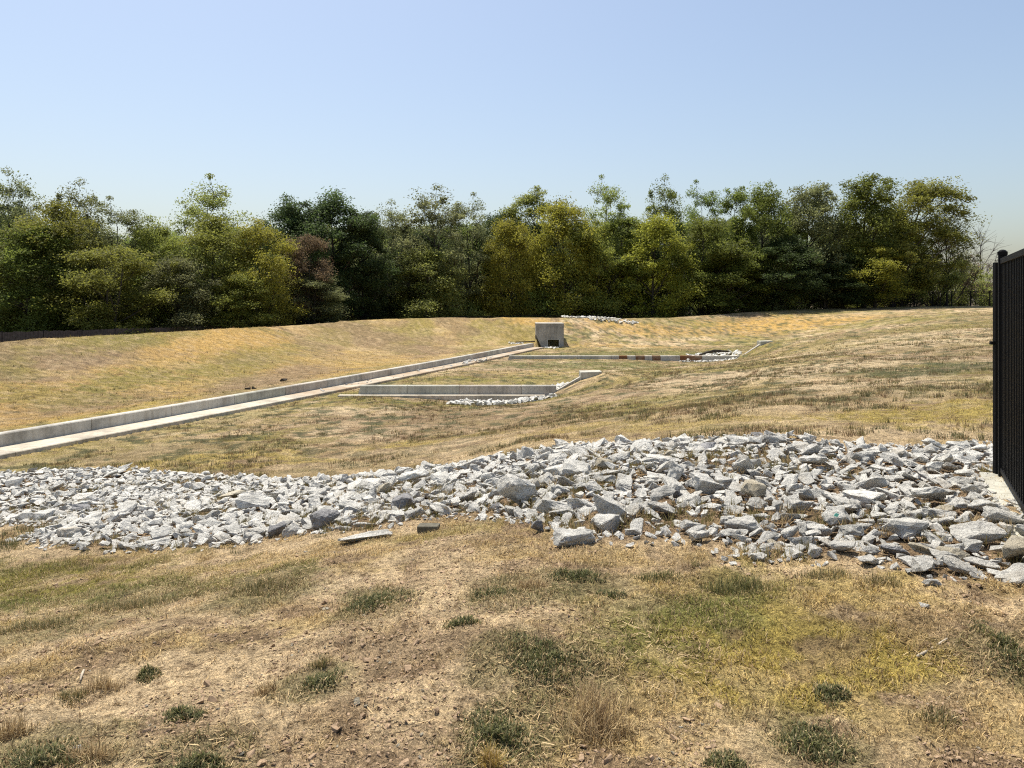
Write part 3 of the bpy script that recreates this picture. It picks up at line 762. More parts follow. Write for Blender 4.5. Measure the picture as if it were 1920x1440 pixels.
# ---------------------------------------------------------------- rocks
def rock_arrays(seed, npts, blocky, rough=0):
    r = random.Random(seed)
    bm = bmesh.new()
    sx, sy, sz = 1.0, r.uniform(0.62, 0.9), r.uniform(0.42, 0.75)
    for _ in range(npts):
        v = Vector((r.gauss(0, 1), r.gauss(0, 1), r.gauss(0, 1))).normalized()
        c = Vector([math.copysign(abs(q) ** blocky, q) for q in v])
        m = max(abs(q) for q in c)
        c = c / (m ** 0.75)
        k = r.uniform(0.82, 1.0)
        bm.verts.new((c.x * sx * k, c.y * sy * k, c.z * sz * k))
    bmesh.ops.convex_hull(bm, input=bm.verts)
    bmesh.ops.delete(bm, geom=[v for v in bm.verts if not v.link_faces], context='VERTS')
    bmesh.ops.dissolve_limit(bm, angle_limit=0.22, verts=bm.verts, edges=bm.edges)
    if rough:
        bmesh.ops.bevel(bm, geom=list(bm.edges), offset=0.05, segments=1, affect='EDGES')
        if rough > 1:
            for lim in (0.5, 0.26):
                bmesh.ops.triangulate(bm, faces=bm.faces)
                bmesh.ops.subdivide_edges(bm, edges=[e for e in bm.edges if e.calc_length() > lim], cuts=1)
            bmesh.ops.triangulate(bm, faces=bm.faces)
            co = np.array([v.co[:] for v in bm.verts])
            d = np.zeros(len(co))
            for f_, am in ((2.1, 0.26), (4.7, 0.18), (9.5, 0.09)):
                d += ((vnoise(co[:, 0] * f_ + seed, co[:, 1] * f_ + co[:, 2] * f_ * 0.8, seed) + vnoise(co[:, 2] * f_ + 3, co[:, 0] * f_ - co[:, 1] * f_ * 0.7, seed + 5)) * 0.5 - 0.5) * am
            for v, q in zip(bm.verts, d): v.co += v.co.normalized() * q
    bmesh.ops.triangulate(bm, faces=bm.faces)
    bm.normal_update()
    bm.verts.ensure_lookup_table(); bm.verts.index_update()
    vs = np.array([v.co[:] for v in bm.verts]); fs = np.array([[v.index for v in f.verts] for f in bm.faces])
    bm.free()
    return vs, fs

ROCK_LO = [rock_arrays(100 + i, 11 + i % 5, 0.62) for i in range(24)]
ROCK_HI = [rock_arrays(300 + i, 11 + i % 6, 0.6, 2) for i in range(28)]
ROCK_MESH = []
for i, (vs, fs) in enumerate(ROCK_HI):
    me = bpy.data.meshes.new("rock"); me.from_pydata((vs * 0.1).tolist(), [], fs.tolist()); me.materials.append(M['rock']); ROCK_MESH.append(me)
    at = me.attributes.new("tint", 'FLOAT', 'POINT')

def put_rock(mesh_i, x, y, z, dims, rot, label, group=None, mat=None):
    o = bpy.data.objects.new("rock", ROCK_MESH[mesh_i % len(ROCK_MESH)])
    o.location = (x, y, z); o.scale = tuple(v * 10.0 for v in dims); o.rotation_euler = rot
    if mat:
        o.material_slots[0].link = 'OBJECT'; o.material_slots[0].material = mat
    COL.objects.link(o)
    tag(o, label, "rock", group)
    return o

# distinctive rocks: x, y, half sizes (along view x, depth, height), lift, tilt, mesh, material, label
HERO = [
 (0.41, 5.16, (0.155, 0.13, 0.075), 0.035, (0.1, 0, 0.2), 3, 'rock', "big flat-topped pale slab lying apart in front of the rock bed, near its centre"),
 (1.21, 5.03, (0.078, 0.07, 0.075), 0.03, (0, 0.1, 0.5), 5, 'rock', "small squarish white-topped block lying on dry grass in front of the rock bed"),
 (0.05, 6.68, (0.19, 0.16, 0.19), 0.13, (0.5, 0.15, 0.6), 8, 'rock', "large upright block with a bright left face and a dark right face mid-bed"),
 (0.19, 9.6, (0.085, 0.08, 0.16), 0.12, (0.1, 0.2, 0.3), 11, 'rock', "upright grey stone standing at the back crest of the rock bed"),
 (-1.19, 9.3, (0.21, 0.17, 0.16), 0.12, (0.2, -0.15, 0.2), 14, 'rock', "white blocky boulder at the back of the bed, left of the upright crest stone"),
 (-1.70, 7.0, (0.16, 0.13, 0.15), 0.08, (0.35, 0.1, 0.9), 17, 'rock_dark', "large dark grey boulder on the front edge of the bed, left of centre"),
 (-2.19, 7.2, (0.10, 0.09, 0.10), 0.06, (0.4, -0.3, 0.2), 20, 'rock_dark', "smaller dark upright stone just left of the large dark grey boulder"),
 (1.93, 6.15, (0.14, 0.11, 0.10), 0.07, (0.2, 0.1, 1.1), 23, 'rock_tan', "rounded cream-yellow rock among grey ones in the middle of the right bed"),
 (4.66, 8.5, (0.12, 0.10, 0.085), 0.06, (0.15, 0.25, 0.2), 2, 'rock', "lone white boulder on bare soil behind the bed near the black fence"),
 (2.63, 5.19, (0.17, 0.14, 0.11), 0.05, (0.3, 0.1, 0.3), 6, 'rock', "broad pale rock with a flat face between fence and front edge of the bed"),
 (3.05, 5.06, (0.20, 0.15, 0.115), 0.05, (0.25, -0.12, 0.1), 9, 'rock', "largest pale slab near the foot of the black fence"),
 (2.33, 4.36, (0.115, 0.09, 0.085), 0.035, (0.1, 0.05, 0.4), 12, 'rock', "round-topped white rock at the front right edge of the bed beside orange soil"),
 (1.49, 4.66, (0.075, 0.06, 0.045), 0.02, (0.0, 0.1, 0.1), 15, 'rock', "low white rock in grass at the front of the bed, left one of a pair"),
 (1.71, 4.72, (0.085, 0.07, 0.05), 0.02, (0.1, -0.1, 0.6), 18, 'rock', "low white rock in grass at the front of the bed, right one of a pair"),
 (2.60, 4.40, (0.13, 0.10, 0.085), 0.03, (0.2, 0.2, -0.2), 21, 'rock', "grey-faced wedge of rock at the front right, next to the orange soil"),
 (3.06, 4.66, (0.12, 0.11, 0.12), 0.06, (0.1, 0.1, 0.9), 24, 'rock_tan', "round tan boulder cut by the right edge of the photo below the fence"),
 (2.86, 4.30, (0.16, 0.11, 0.075), 0.03, (0.15, -0.1, 0.3), 27, 'rock', "white-topped rock with a dark hollow underneath in the lower right corner of the bed"),
 (2.30, 4.18, (0.06, 0.05, 0.035), 0.015, (0, 0.1, 0.2), 1, 'rock', "small pale stone on the soil, nearest the camera of all the bed's rocks"),
 (-1.18, 6.12, (0.24, 0.10, 0.055), 0.02, (0.05, -0.12, 0.35), 4, 'rock', "long flat pale slab half sunk in the grass, left of the dark brick-like stone"),
 (-1.05, 6.84, (0.15, 0.12, 0.08), 0.04, (0.2, 0.05, 0.1), 7, 'rock', "flat white rock on the bed's front edge behind the long sunken slab"),
 (2.31, 5.45, (0.16, 0.13, 0.12), 0.06, (0.45, 0.1, 0.7), 10, 'rock', "big grey block with a shaded front face, centre of the right bed"),
 (0.19, 5.5, (0.055, 0.05, 0.075), 0.04, (0.2, 0.1, 0.3), 13, 'rock_dark', "small dark upright stone just behind the big flat-topped slab"),
 (1.48, 7.0, (0.13, 0.12, 0.13), 0.09, (0.3, 0.2, 1.3), 16, 'rock', "rounded pale boulder leaning in the bed behind the cream-yellow rock"),
 (1.65, 6.5, (0.17, 0.13, 0.13), 0.09, (0.4, 0.1, 0.2), 19, 'rock', "broad grey boulder left of the cream-yellow rock"),
 (0.73, 5.75, (0.16, 0.12, 0.11), 0.06, (0.3, 0.25, 0.5), 22, 'rock', "tilted pale block at the front of the bed behind the big slab's right end"),
 (1.20, 6.2, (0.14, 0.10, 0.10), 0.07, (0.5, -0.1, 0.4), 25, 'rock', "grey slanted block between the upright two-toned block and the cream rock"),
 (-3.18, 9.5, (0.24, 0.17, 0.13), 0.08, (0.2, 0.1, 0.3), 0, 'rock', "long grey-topped slab in the middle of the left bed"),
 (2.10, 4.55, (0.10, 0.08, 0.06), 0.02, (0.1, 0.1, 0.8), 26, 'rock', "low white rock at the front edge, left of the round-topped white one"),
]
STONES = []       # x, y, r of everything placed so far
for (x, y, dm, lift, rot, mi, mt, lab) in HERO:
    put_rock(mi, x, y, hz(x, y) + lift, dm, rot, lab, mat=M[mt] if mt != 'rock' else None)
    STONES.append((x, y, max(dm[:2]) * 0.9))
br = MB(); br.box(-0.085, 0.085, -0.045, 0.045, -0.03, 0.03)
o = br.build("flat_stone", mat_plain("dark_flat_stone", (0.13, 0.12, 0.09), 0.9, 0.3, 0.2, 25), bevel=0.008)
o.location = (-0.66, 6.1, hz(-0.66, 6.1) + 0.02); o.rotation_euler = (0.05, -0.04, -0.15)
tag(o, "dark brick-shaped stone lying in the grass in front of the rock bed", "stone")
STONES.append((-0.66, 6.1, 0.11))

def scatter_bed():
    rnd = random.Random(77); grid = {}; cell = 0.36
    out = []
    def near(x, y):
        ci, cj = int(math.floor(x / cell)), int(math.floor(y / cell))
        for a in (-1, 0, 1):
            for b in (-1, 0, 1):
                yield from grid.get((ci + a, cj + b), ())
    def put(x, y, r): grid.setdefault((int(math.floor(x / cell)), int(math.floor(y / cell))), []).append((x, y, r))
    for s_ in STONES: put(*s_)
    poly = RIPRAP
    xs = [p[0] for p in poly]; ys = [p[1] for p in poly]
    def batch(n, r0, r1, pack, marg):
        c = np.array([(rnd.uniform(min(xs), max(xs)), rnd.uniform(min(ys), max(ys))) for _ in range(n)])
        e = edge_dist(poly, c[:, 0], c[:, 1])
        nn = vnoise(c[:, 0] * 1.6, c[:, 1] * 1.6, 5)
        pocket = vnoise(c[:, 0] * 0.9 + 9, c[:, 1] * 0.9, 8)
        for (x, y), ee, q, pk in zip(c, e, nn, pocket):
            if ee < marg * (0.3 + q): continue
            rf = 0.78 if x > -2 else 0.9
            if x < -2.5 and r0 > 0.1 and rnd.random() < 0.65: continue
            if x < -2.5 and r0 > 0.07: rf = 0.85
            r = (r0 + (r1 - r0) * rnd.random() ** 1.6) * rf
            if ((x > 0.3 and pk > 0.68) or pk > 0.74) and rnd.random() < 0.7: continue        # soil pockets in the right part
            ok = all((x - a) ** 2 + (y - b) ** 2 > (pack * (r + s2)) ** 2 for a, b, s2 in near(x, y))
            if ok:
                put(x, y, r); out.append((x, y, r))
    batch(1100, 0.12, 0.20, 0.95, 0.2)
    batch(11000, 0.075, 0.12, 0.80, 0.10)
    batch(22000, 0.05, 0.075, 0.76, 0.08)
    batch(26000, 0.038, 0.07, 0.74, 0.03)
    batch(30000, 0.022, 0.04, 0.70, -0.12)
    return out
BED = scatter_bed()
BED_A = np.array(BED)
BED_Z = H(BED_A[:, 0], BED_A[:, 1])

def rock_rot(rnd, tilt=0.30):
    return (rnd.gauss(0, tilt), rnd.gauss(0, tilt), rnd.uniform(0, 6.28))

def join_rocks(name, items, label, cat="rocks", tint0=-0.12, tint1=0.12, seed=1, mat=None, flat=(0.65, 0.95), tilt=0.32):
    """many small stones in one object: (x, y, z, r)"""
    rnd = random.Random(seed)
    V = []; T = []; A = []; base = 0
    for (x, y, z, r) in items:
        vs, fs = ROCK_LO[rnd.randrange(len(ROCK_LO))]
        Rm = np.array(Matrix.Rotation(rnd.uniform(0, 6.28), 3, 'Z') @ Matrix.Rotation(rnd.gauss(0, tilt), 3, 'X') @ Matrix.Rotation(rnd.gauss(0, tilt), 3, 'Y'))
        sc = np.array([rnd.uniform(0.95, 1.35), rnd.uniform(0.8, 1.1), rnd.uniform(*flat)]) * r
        V.append((vs * sc) @ Rm.T + np.array([x, y, z])); T.append(fs + base); base += len(vs)
        A.append(np.full(len(vs), rnd.uniform(tint0, tint1)))
    o = obj_from_arrays(name, np.vstack(V), tris=np.vstack(T), mat=mat or M['rock'], attrs={"tint": ('POINT', 'FLOAT', np.concatenate(A))})
    tag(o, label, cat, kind='stuff')
    return o

# the 270 that show largest stay single things, the others are one mass
vis = BED_A[:, 2] / np.hypot(BED_A[:, 0], BED_A[:, 1])
ang = np.abs(BED_A[:, 0] / BED_A[:, 1])
vis = np.where(ang < 0.68, vis, 0)
order = np.argsort(-vis)
NSINGLE = 272
rnd = random.Random(9)
ED = edge_dist(RIPRAP, BED_A[:, 0], BED_A[:, 1])
def zone(x, y, r, e, tone):
    if x > 2.3: z, g = "beside the black fence", "bed rocks beside the fence"
    elif x > 0.9: z, g = "near the cream-yellow rock", "bed rocks of the right part"
    elif x > -1.2: z, g = "near the upright two-toned block", "bed rocks of the middle part"
    elif x > -3.0: z, g = "near the large dark grey boulder", "bed rocks near the dark boulder"
    else: z, g = "far down the slope at left", "bed rocks of the left part"
    mid = np.interp(x, [-10, -6, -3, 0, 2.5, 5], [14.5, 12, 9.8, 8.4, 6.6, 6.8])
    where = ("on the front edge" if y < mid else "on the back edge") if e < 0.45 else ("in the nearer half" if y < mid else "in the farther half")
    size = "big" if r > 0.125 else ("fist-sized" if r < 0.08 else "middling")
    return ("%s %s rock %s of the bed, %s" % (size, tone, where, z), g)
for n_, i in enumerate(order[:NSINGLE]):
    x, y, r = BED_A[i]
    dm = (r * rnd.uniform(1.0, 1.4), r * rnd.uniform(0.85, 1.15), r * rnd.uniform(0.6, 0.95))
    t = rnd.random()
    mt = M['rock_tan'] if t < 0.035 else (M['rock_dark'] if t < 0.06 else None)
    lab, grp = zone(x, y, r, ED[i], 'tan' if t < 0.035 else ('dark' if t < 0.06 else 'pale'))
    put_rock(rnd.randrange(28), x, y, BED_Z[i] + r * rnd.uniform(0.1, 0.45), dm, rock_rot(rnd), lab, grp, mt)
rest = [(BED_A[i][0], BED_A[i][1], BED_Z[i] + BED_A[i][2] * rnd.uniform(0.1, 0.6), BED_A[i][2]) for i in order[NSINGLE:]]
join_rocks("riprap_rubble", rest, "mass of smaller grey limestone rubble filling the rock bed", seed=3)

def pile(name, label, x0, x1, y0, y1, n, r0, r1, seed, ell=True):
    rnd = random.Random(seed); items = []
    while len(items) < n:
        u, v = rnd.uniform(-1, 1), rnd.uniform(-1, 1)
        if ell and u * u + v * v > 1: continue
        x = (x0 + x1) / 2 + u * (x1 - x0) / 2; y = (y0 + y1) / 2 + v * (y1 - y0) / 2
        items.append((x, y, 0, r0 + (r1 - r0) * rnd.random() ** 1.5))
    a = np.array(items); z = H(a[:, 0], a[:, 1])
    items = [(x, y, float(zz) + r * rnd.uniform(0.2, 0.8), r) for (x, y, _, r), zz in zip(items, z)]
    return join_rocks(name, items, label, seed=seed + 1, tint0=0.0, tint1=0.2)
pile("riprap_rubble", "heap of white rubble in front of the nearer baffle wall", -2.5, 1.7, 27.9, 30.1, 210, 0.08, 0.17, 21)
pile("riprap_rubble", "white rubble heaped behind the right end of the nearer baffle wall", 0.7, 2.6, 31.4, 33.2, 90, 0.09, 0.18, 22)
pile("riprap_rubble", "white rubble strip in front of the distant rust-stained wall", 10.9, 15.0, 49.6, 50.7, 90, 0.08, 0.14, 23)
pile("riprap_rubble", "white rubble heap with driftwood behind the distant rust-stained wall", 12.2, 16.0, 52.0, 55.5, 130, 0.10, 0.2, 24)
pile("riprap_rubble", "few white stones at the mouth of the outlet box", 2.5, 4.0, 65.0, 66.2, 34, 0.08, 0.15, 25)
pile("riprap_rubble", "band of white rubble on the far crest right of the outlet box", 5.0, 12.6, 75.9, 78.0, 190, 0.10, 0.21, 26)
pile("riprap_rubble", "small white stones on the floor just left of the outlet box", -0.4, 1.2, 65.0, 66.6, 30, 0.06, 0.12, 27)
# stones lying in the channel
rnd = random.Random(4); it = []
for k in range(26):
    sx = rnd.uniform(28, 52); p = cut(sx, sx + 0.1, 2)[0]
    it.append((p[0] + rnd.uniform(0.2, 0.85), p[1] - 0.2, p[2] + 0.03, rnd.uniform(0.035, 0.09)))
for k in range(22):
    sx = rnd.gauss(47.0, 0.8); p = cut(sx, sx + 0.1, 2)[0]
    it.append((p[0] + rnd.uniform(0.3, 0.95), p[1] - 0.2, p[2] + 0.04, rnd.uniform(0.07, 0.14)))
join_rocks("channel_stones", it, "small stones scattered on the silted channel bed", seed=8, tint0=-0.35, tint1=0.1)
# driftwood on the far rubble
dw = MB(); zz = hz(13.8, 53.2) + 0.38
dw.tube([(12.9, 53.0, zz - 0.12), (13.5, 53.1, zz + 0.05), (14.2, 53.2, zz + 0.12), (15.0, 53.3, zz + 0.1)], [0.05, 0.09, 0.10, 0.06], 6)
dw.tube([(13.4, 53.1, zz + 0.03), (13.9, 53.0, zz + 0.2), (14.4, 52.9, zz + 0.22)], [0.05, 0.05, 0.03], 5)
tag(dw.build("driftwood", M['bark'], smooth=True), "dark driftwood branch lying on rubble behind the distant wall", "branch")
# dark clods in the left field
for k, (x, y) in enumerate([(-10.19, 34.4), (-10.26, 29.9), (-10.05, 30.1)]):
    vs, fs = ROCK_LO[k]
    o = obj_from_arrays("soil_clod", vs * np.array([0.16, 0.13, 0.14]) * (1.2 if k == 0 else 0.8), tris=fs, mat=M['bark'])
    o.location = (x, y, hz(x, y) + 0.05)
    tag(o, ["dark clod on the grass behind the curb, the one farther off", "dark clod behind the curb, left one of the near two", "dark clod behind the curb, right one of the near two"][k], "clod")
# loose pebbles and clods on the bare soil in front
_r = np.random.default_rng(31); rnd = random.Random(31)
_y = 2.3 + 4.2 * _r.random(26000) ** 1.3; _x = _r.uniform(-0.78, 0.78, 26000) * _y
_ok = (ground_fields(_x, _y)[1] < 0.45) & (vnoise(_x * 2.2, _y * 2.2, 15) > 0.40)
_x = _x[_ok]; _y = _y[_ok]
peb = [(x, y, 0, rnd.uniform(0.003, 0.009) * (1.9 if rnd.random() < 0.07 else 1)) for x, y in zip(_x[:450], _y[:450])]
clod = [(x, y, 0, rnd.uniform(0.003, 0.010) * (2.0 if rnd.random() < 0.08 else 1)) for x, y in zip(_x[450:8500], _y[450:8500])]
def ground_items(L, k):
    a = np.array(L); z = H(a[:, 0], a[:, 1])
    return [(x, y, float(q) + r * k, r) for (x, y, _, r), q in zip(L, z)]
join_rocks("pebbles", ground_items(peb, 0.3), "tiny pale pebbles strewn over the bare soil in the foreground", "pebbles", seed=12, mat=M['rock_tan'])
join_rocks("soil_crumbs", ground_items(clod, 0.2), "brown soil crumbs strewn over the bare foreground", "soil", seed=13, mat=M['soil_clod'])
o = join_rocks("white_stone", [(2.12, 3.95, hz(2.12, 3.95) + 0.01, 0.03)], "small white stone at the right edge of the yellow grass patch", "stone", seed=14); del o["kind"]
o = join_rocks("grey_stone", [(-1.62, 2.86, hz(-1.62, 2.86) + 0.01, 0.02)], None, "stone", seed=15); del o["kind"]
o.name = "grey_stone"; o["label"] = "single grey stone on bare soil in the lower left foreground"
# scrap of turquoise plastic among the rocks
sc_ = MB(); sc_.prism([(-0.018, -0.007), (0.012, -0.012), (0.022, 0.006), (-0.006, 0.013)], (0, 0, 0), (1, 0, 0), (0, 0.3, 1), (0, 0.002, 0.001))
o = sc_.build("plastic_scrap", mat_plain("turquoise_plastic", (0.16, 0.68, 0.55), 0.4))
o.location = (2.17, 5.15, hz(2.17, 5.15) + 0.14); o.rotation_euler = (0.4, 0.2, 0.3)
tag(o, "tiny scrap of turquoise plastic among the rocks", "litter")
# ---------------------------------------------------------------- fences
def near_fence():
    A = Vector((4.41, 6.92, -0.03)); d = Vector((-0.45, -0.893, 0)).normalized()
    root = empty("metal_fence", A); tag(root, "tall black metal picket fence standing at the right edge beside the rocks", "fence")
    L = 4.6; Ht = 2.05
    n = Vector((d.y, -d.x, 0))
    def loc(t, z, o=0.0): return d * t + n * o + Vector((0, 0, z))
    def post(t):
        mb = MB(); mb.bar(loc(t, -0.25), loc(t, Ht + 0.02), 0.064, 0.064, up=d); p = mb.build("post", M['black'], root, bevel=0.004)
        mb = MB(); b = loc(t, Ht + 0.02)
        mb.bar(b, b + Vector((0, 0, 0.03)), 0.074, 0.074, up=d)
        mb.tube([b + Vector((0, 0, 0.028)), b + Vector((0, 0, 0.042)), b + Vector((0, 0, 0.05))], [0.036, 0.03, 0.012], 8)
        mb.build("cap", M['black'], p)
    post(0.0); post(2.44); post(4.88)
    for z, nm in ((Ht - 0.035, "top_rail"), (0.14, "bottom_rail")):
        for a, b in ((0.034, 2.406), (2.474, 4.846)):
            mb = MB(); mb.bar(loc(a, z), loc(b, z), 0.042, 0.05 if nm == "top_rail" else 0.038); mb.build(nm, M['black'], root, bevel=0.003)
    proto = None
    t = 0.10
    while t < 4.8:
        if abs(t - 2.44) > 0.05:
            if proto is None:
                mb = MB(); mb.box(-0.0125, 0.0125, -0.0125, 0.0125, 0.10, Ht - 0.061); proto = mb.build("picket", M['black'], root); c = proto
            else:
                c = proto.copy(); COL.objects.link(c); c.parent = root
            c.location = loc(t, 0.0); c.rotation_euler = (0, 0, math.atan2(d.y, d.x))
        t += 0.098
    # gate stile beyond the corner post with its latch
    g = Vector((0.02, 0.12, 0))
    mb = MB(); mb.box(-0.02, 0.02, -0.02, 0.02, 0.06, Ht - 0.04); st = mb.build("gate_stile", M['black'], root); st.location = g + Vector((-0.0, 0, 0))
    mb = MB(); mb.box(-0.055, -0.021, -0.015, 0.015, 1.26, 1.29); mb.build("latch", M['black'], st)
    # concrete strip under the fence
    mb = MB(); mb.bar(d * -0.15 + Vector((0, 0, -0.01)), d * 5.0 + Vector((0, 0, -0.01)), 0.34, 0.18); o = mb.build("mow_strip", M['concrete_grey'], root, bevel=0.015)
near_fence()

def far_fence(name, label, pts, hgt, step, mat, style, z_of=None):
    """posts and rails as parts; the hair-thin pickets of each fence together"""
    P = np.array(pts, float); P3 = np.concatenate([P, np.zeros((len(P), 1))], 1)
    Q = resample(P3, step); z = H(Q[:, 0], Q[:, 1])
    root = empty(name, (Q[0][0], Q[0][1], z[0])); tag(root, label, "fence")
    org = Vector((Q[0][0], Q[0][1], z[0]))
    pk = MB(); first = None
    for i in range(len(Q)):
        p = Vector((Q[i][0], Q[i][1], z[i])) - org
        if first is None:
            mb = MB(); mb.box(-0.05, 0.05, -0.05, 0.05, -0.2, hgt + 0.06); first = mb.build("post", mat if style == 'metal' else M['black'], root); c = first
        else:
            c = first.copy(); COL.objects.link(c); c.parent = root
        c.location = p
        if i + 1 < len(Q):
            q = Vector((Q[i + 1][0], Q[i + 1][1], z[i + 1])) - org
            dv = (q - p).normalized()
            for zz in (hgt - 0.03, 0.15) if style == 'metal' else (hgt - 0.15, 0.3):
                mb = MB(); mb.bar(p + dv * 0.05 + Vector((0, 0, zz)), q - dv * 0.05 + Vector((0, 0, zz)), 0.045, 0.05 if style == 'metal' else 0.09); mb.build("rail", mat, root)
            if style == 'metal':
                n = 20
                for k in range(1, n):
                    b = p + (q - p) * (k / n); pk.box(b.x - 0.01, b.x + 0.01, b.y - 0.01, b.y + 0.01, b.z + 0.05, b.z + hgt - 0.06)
            else:
                mb = MB(); n = 16; side = Vector((-dv.y, dv.x, 0)).normalized()
                for k in range(n):
                    b0 = p + (q - p) * ((k + 0.04) / n); b1 = p + (q - p) * ((k + 0.96) / n); jj = random.uniform(-0.03, 0.03)
                    vs = []
                    for zz in (0.02, hgt + jj):
                        for b, o_ in ((b0, 0.03), (b1, 0.03), (b1, 0.05), (b0, 0.05)): vs.append(b - side * o_ + Vector((0, 0, zz)))
                    mb.add(vs, [(0, 3, 2, 1), (4, 5, 6, 7), (0, 1, 5, 4), (1, 2, 6, 5), (2, 3, 7, 6), (3, 0, 4, 7)])
                mb.build("plank_panel", mat, root)
    if style == 'metal':
        o = pk.build("pickets", mat, root); o["kind"] = "stuff"
    return root
far_fence("metal_fence", "thin black metal fence along the far crest under the trees at right", [(27.5, 90.5), (40.0, 93.0), (53.0, 94.3), (66.0, 95.0)], 1.8, 2.5, M['black'], 'metal')
far_fence("metal_fence", "thin black metal fence below the trees behind the far bank", [(-17.0, 76.5), (-6.0, 79.0), (8.0, 84.0), (25.0, 89.5)], 1.9, 2.5, M['black'], 'metal')
far_fence("wooden_fence", "dark weathered board fence with black posts below the trees at far left", [(-36.0, 46.0), (-29.2, 53.5), (-25.0, 61.5), (-20.0, 72.0)], 1.95, 2.4, M['dark_wood'], 'wood')
# ---------------------------------------------------------------- trees
def leaf_cloud(rng, centers, sig, per, size, flat=0.65, up=0.55):
    """rhombic leaves scattered round cluster centres; returns verts, quads, lv"""
    n = len(centers) * per
    c = np.repeat(np.asarray(centers), per, 0); s = np.repeat(np.asarray(sig), per)[:, None]
    g_ = rng.normal(size=(n, 3)); l_ = np.linalg.norm(g_, axis=1, keepdims=True); g_ = g_ / l_ * np.minimum(l_, 1.2 + 1.5 * np.tanh((l_ - 1.2) / 1.5))
    p = c + g_ * s * np.array([1, 1, flat])
    nrm = rng.normal(size=(n, 3)); nrm[:, 2] = np.abs(nrm[:, 2]) + up; nrm /= np.linalg.norm(nrm, axis=1)[:, None]
    a = np.cross(nrm, rng.normal(size=(n, 3))); a /= np.linalg.norm(a, axis=1)[:, None]
    b = np.cross(nrm, a)
    L = (size * rng.uniform(0.6, 1.35, n))[:, None]; W = L * rng.uniform(0.4, 0.62, n)[:, None]
    v = np.stack([p - a * L * 0.5, p + b * W * 0.5 - a * L * 0.08 + nrm * L * 0.06, p + a * L * 0.5, p - b * W * 0.5 - a * L * 0.08 + nrm * L * 0.06], 1).reshape(-1, 3)
    q = np.arange(n * 4).reshape(-1, 4)
    clump = np.repeat(rng.uniform(0, 1, len(centers)), per)
    lv = np.clip(0.55 * clump + 0.45 * rng.random(n), 0, 1)
    return v, q, lv

def make_tree(seed, h=14.0, base=0.22, rad=4.2, lobes=15, subs=11, per=70, leaf=0.24, flat=0.65, trunk=0.22, lean=(0, 0), up=0.5, wide_at=0.45, gap=0.0, spread=1.0, stems=1, sig=0.42):
    """returns trunk MB and crown arrays for a tree standing at the origin"""
    rnd = random.Random(seed); rng = np.random.default_rng(seed)
    mb = MB(); centers = []; sigs = []
    for st in range(stems):
        ox, oy = (0, 0) if stems == 1 else (rnd.uniform(-0.5, 0.5), rnd.uniform(-0.5, 0.5))
        lx, ly = lean[0] + (rnd.uniform(-1.4, 1.4) if stems > 1 else 0), lean[1] + (rnd.uniform(-1, 1) if stems > 1 else 0)
        tp = []
        for i in range(9):
            t = i / 8
            tp.append((ox + lx * t ** 1.3 + math.sin(t * 5 + seed) * 0.22 * t * h / 14, oy + ly * t ** 1.3 + math.cos(t * 4 + seed) * 0.22 * t * h / 14, -0.2 + t * h * 0.86))
        rd = [trunk * (1.25 if i == 0 else 1.0) * (1 - 0.86 * i / 8) for i in range(9)]
        mb.tube(tp, rd, 7)
        def trunk_at(z):
            t = min(max((z + 0.2) / (h * 0.86), 0), 1) * 8; i = min(int(t), 7); f = t - i
            return Vector(tp[i]).lerp(Vector(tp[i + 1]), f), rd[i] * (1 - f) + rd[i + 1] * f
        nl = lobes // stems
        for k in range(nl):
            t = (k + rnd.random()) / nl
            z = h * (base + (0.95 - base) * t)
            env = (math.sin(math.pi * min(max((t * (1 - 0.12) + 0.10), 0), 1) ** (math.log(0.5) / math.log(wide_at)))) ** 0.7
            r = rad * env * (0.35 + 0.65 * math.sqrt(rnd.random()))
            a = k * 2.4 + rnd.uniform(-0.5, 0.5)
            c0, _ = trunk_at(min(z, h * 0.84))
            tip = Vector((c0.x + math.cos(a) * r, c0.y + math.sin(a) * r, z))
            zs = max(h * base * 0.7, z - r * up * rnd.uniform(0.8, 1.5) - 0.06 * h)
            p0, r0 = trunk_at(zs)
            p1 = p0.lerp(tip, 0.4) + Vector((rnd.uniform(-0.3, 0.3), rnd.uniform(-0.3, 0.3), -0.04 * r + rnd.uniform(-0.2, 0.3)))
            p2 = p0.lerp(tip, 0.75) + Vector((rnd.uniform(-0.3, 0.3), rnd.uniform(-0.3, 0.3), rnd.uniform(-0.1, 0.35)))
            lr = min(r0 * 0.7, 0.05 + 0.02 * r)
            mb.tube([p0, p1, p2, tip], [lr, lr * 0.75, lr * 0.5, lr * 0.25], 5)
            lob = rad * rnd.uniform(0.22, 0.36) * spread
            for q in range(subs):
                u = Vector((rnd.gauss(0, 1), rnd.gauss(0, 1), rnd.gauss(0, 0.8) + 0.25)).normalized() * lob * rnd.uniform(0.45, 1.15)
                u.z *= flat + 0.15
                b0 = p1.lerp(p2, rnd.uniform(0.3, 1.0)) if rnd.random() < 0.35 else p2.lerp(tip, rnd.random())
                fr = rnd.random()
                e = tip + u * (1.55 if fr < 0.28 else 1.0)
                if gap and rnd.random() < gap:
                    mb.tube([b0, b0.lerp(e, 0.5) + Vector((0, 0, 0.08)), e + u * 0.35], [0.028, 0.018, 0.007], 3); continue
                mb.tube([b0, b0.lerp(e, 0.5) + Vector((0, 0, 0.08)), e], [0.03, 0.02, 0.008], 3)
                centers.append(e[:]); sigs.append(sig * (rnd.uniform(0.45, 0.8) if fr < 0.28 else rnd.uniform(0.75, 1.6)))
    v, q, lv = leaf_cloud(rng, centers, sigs, per, leaf, flat) if centers else (None, None, None)
    return mb, v, q, lv

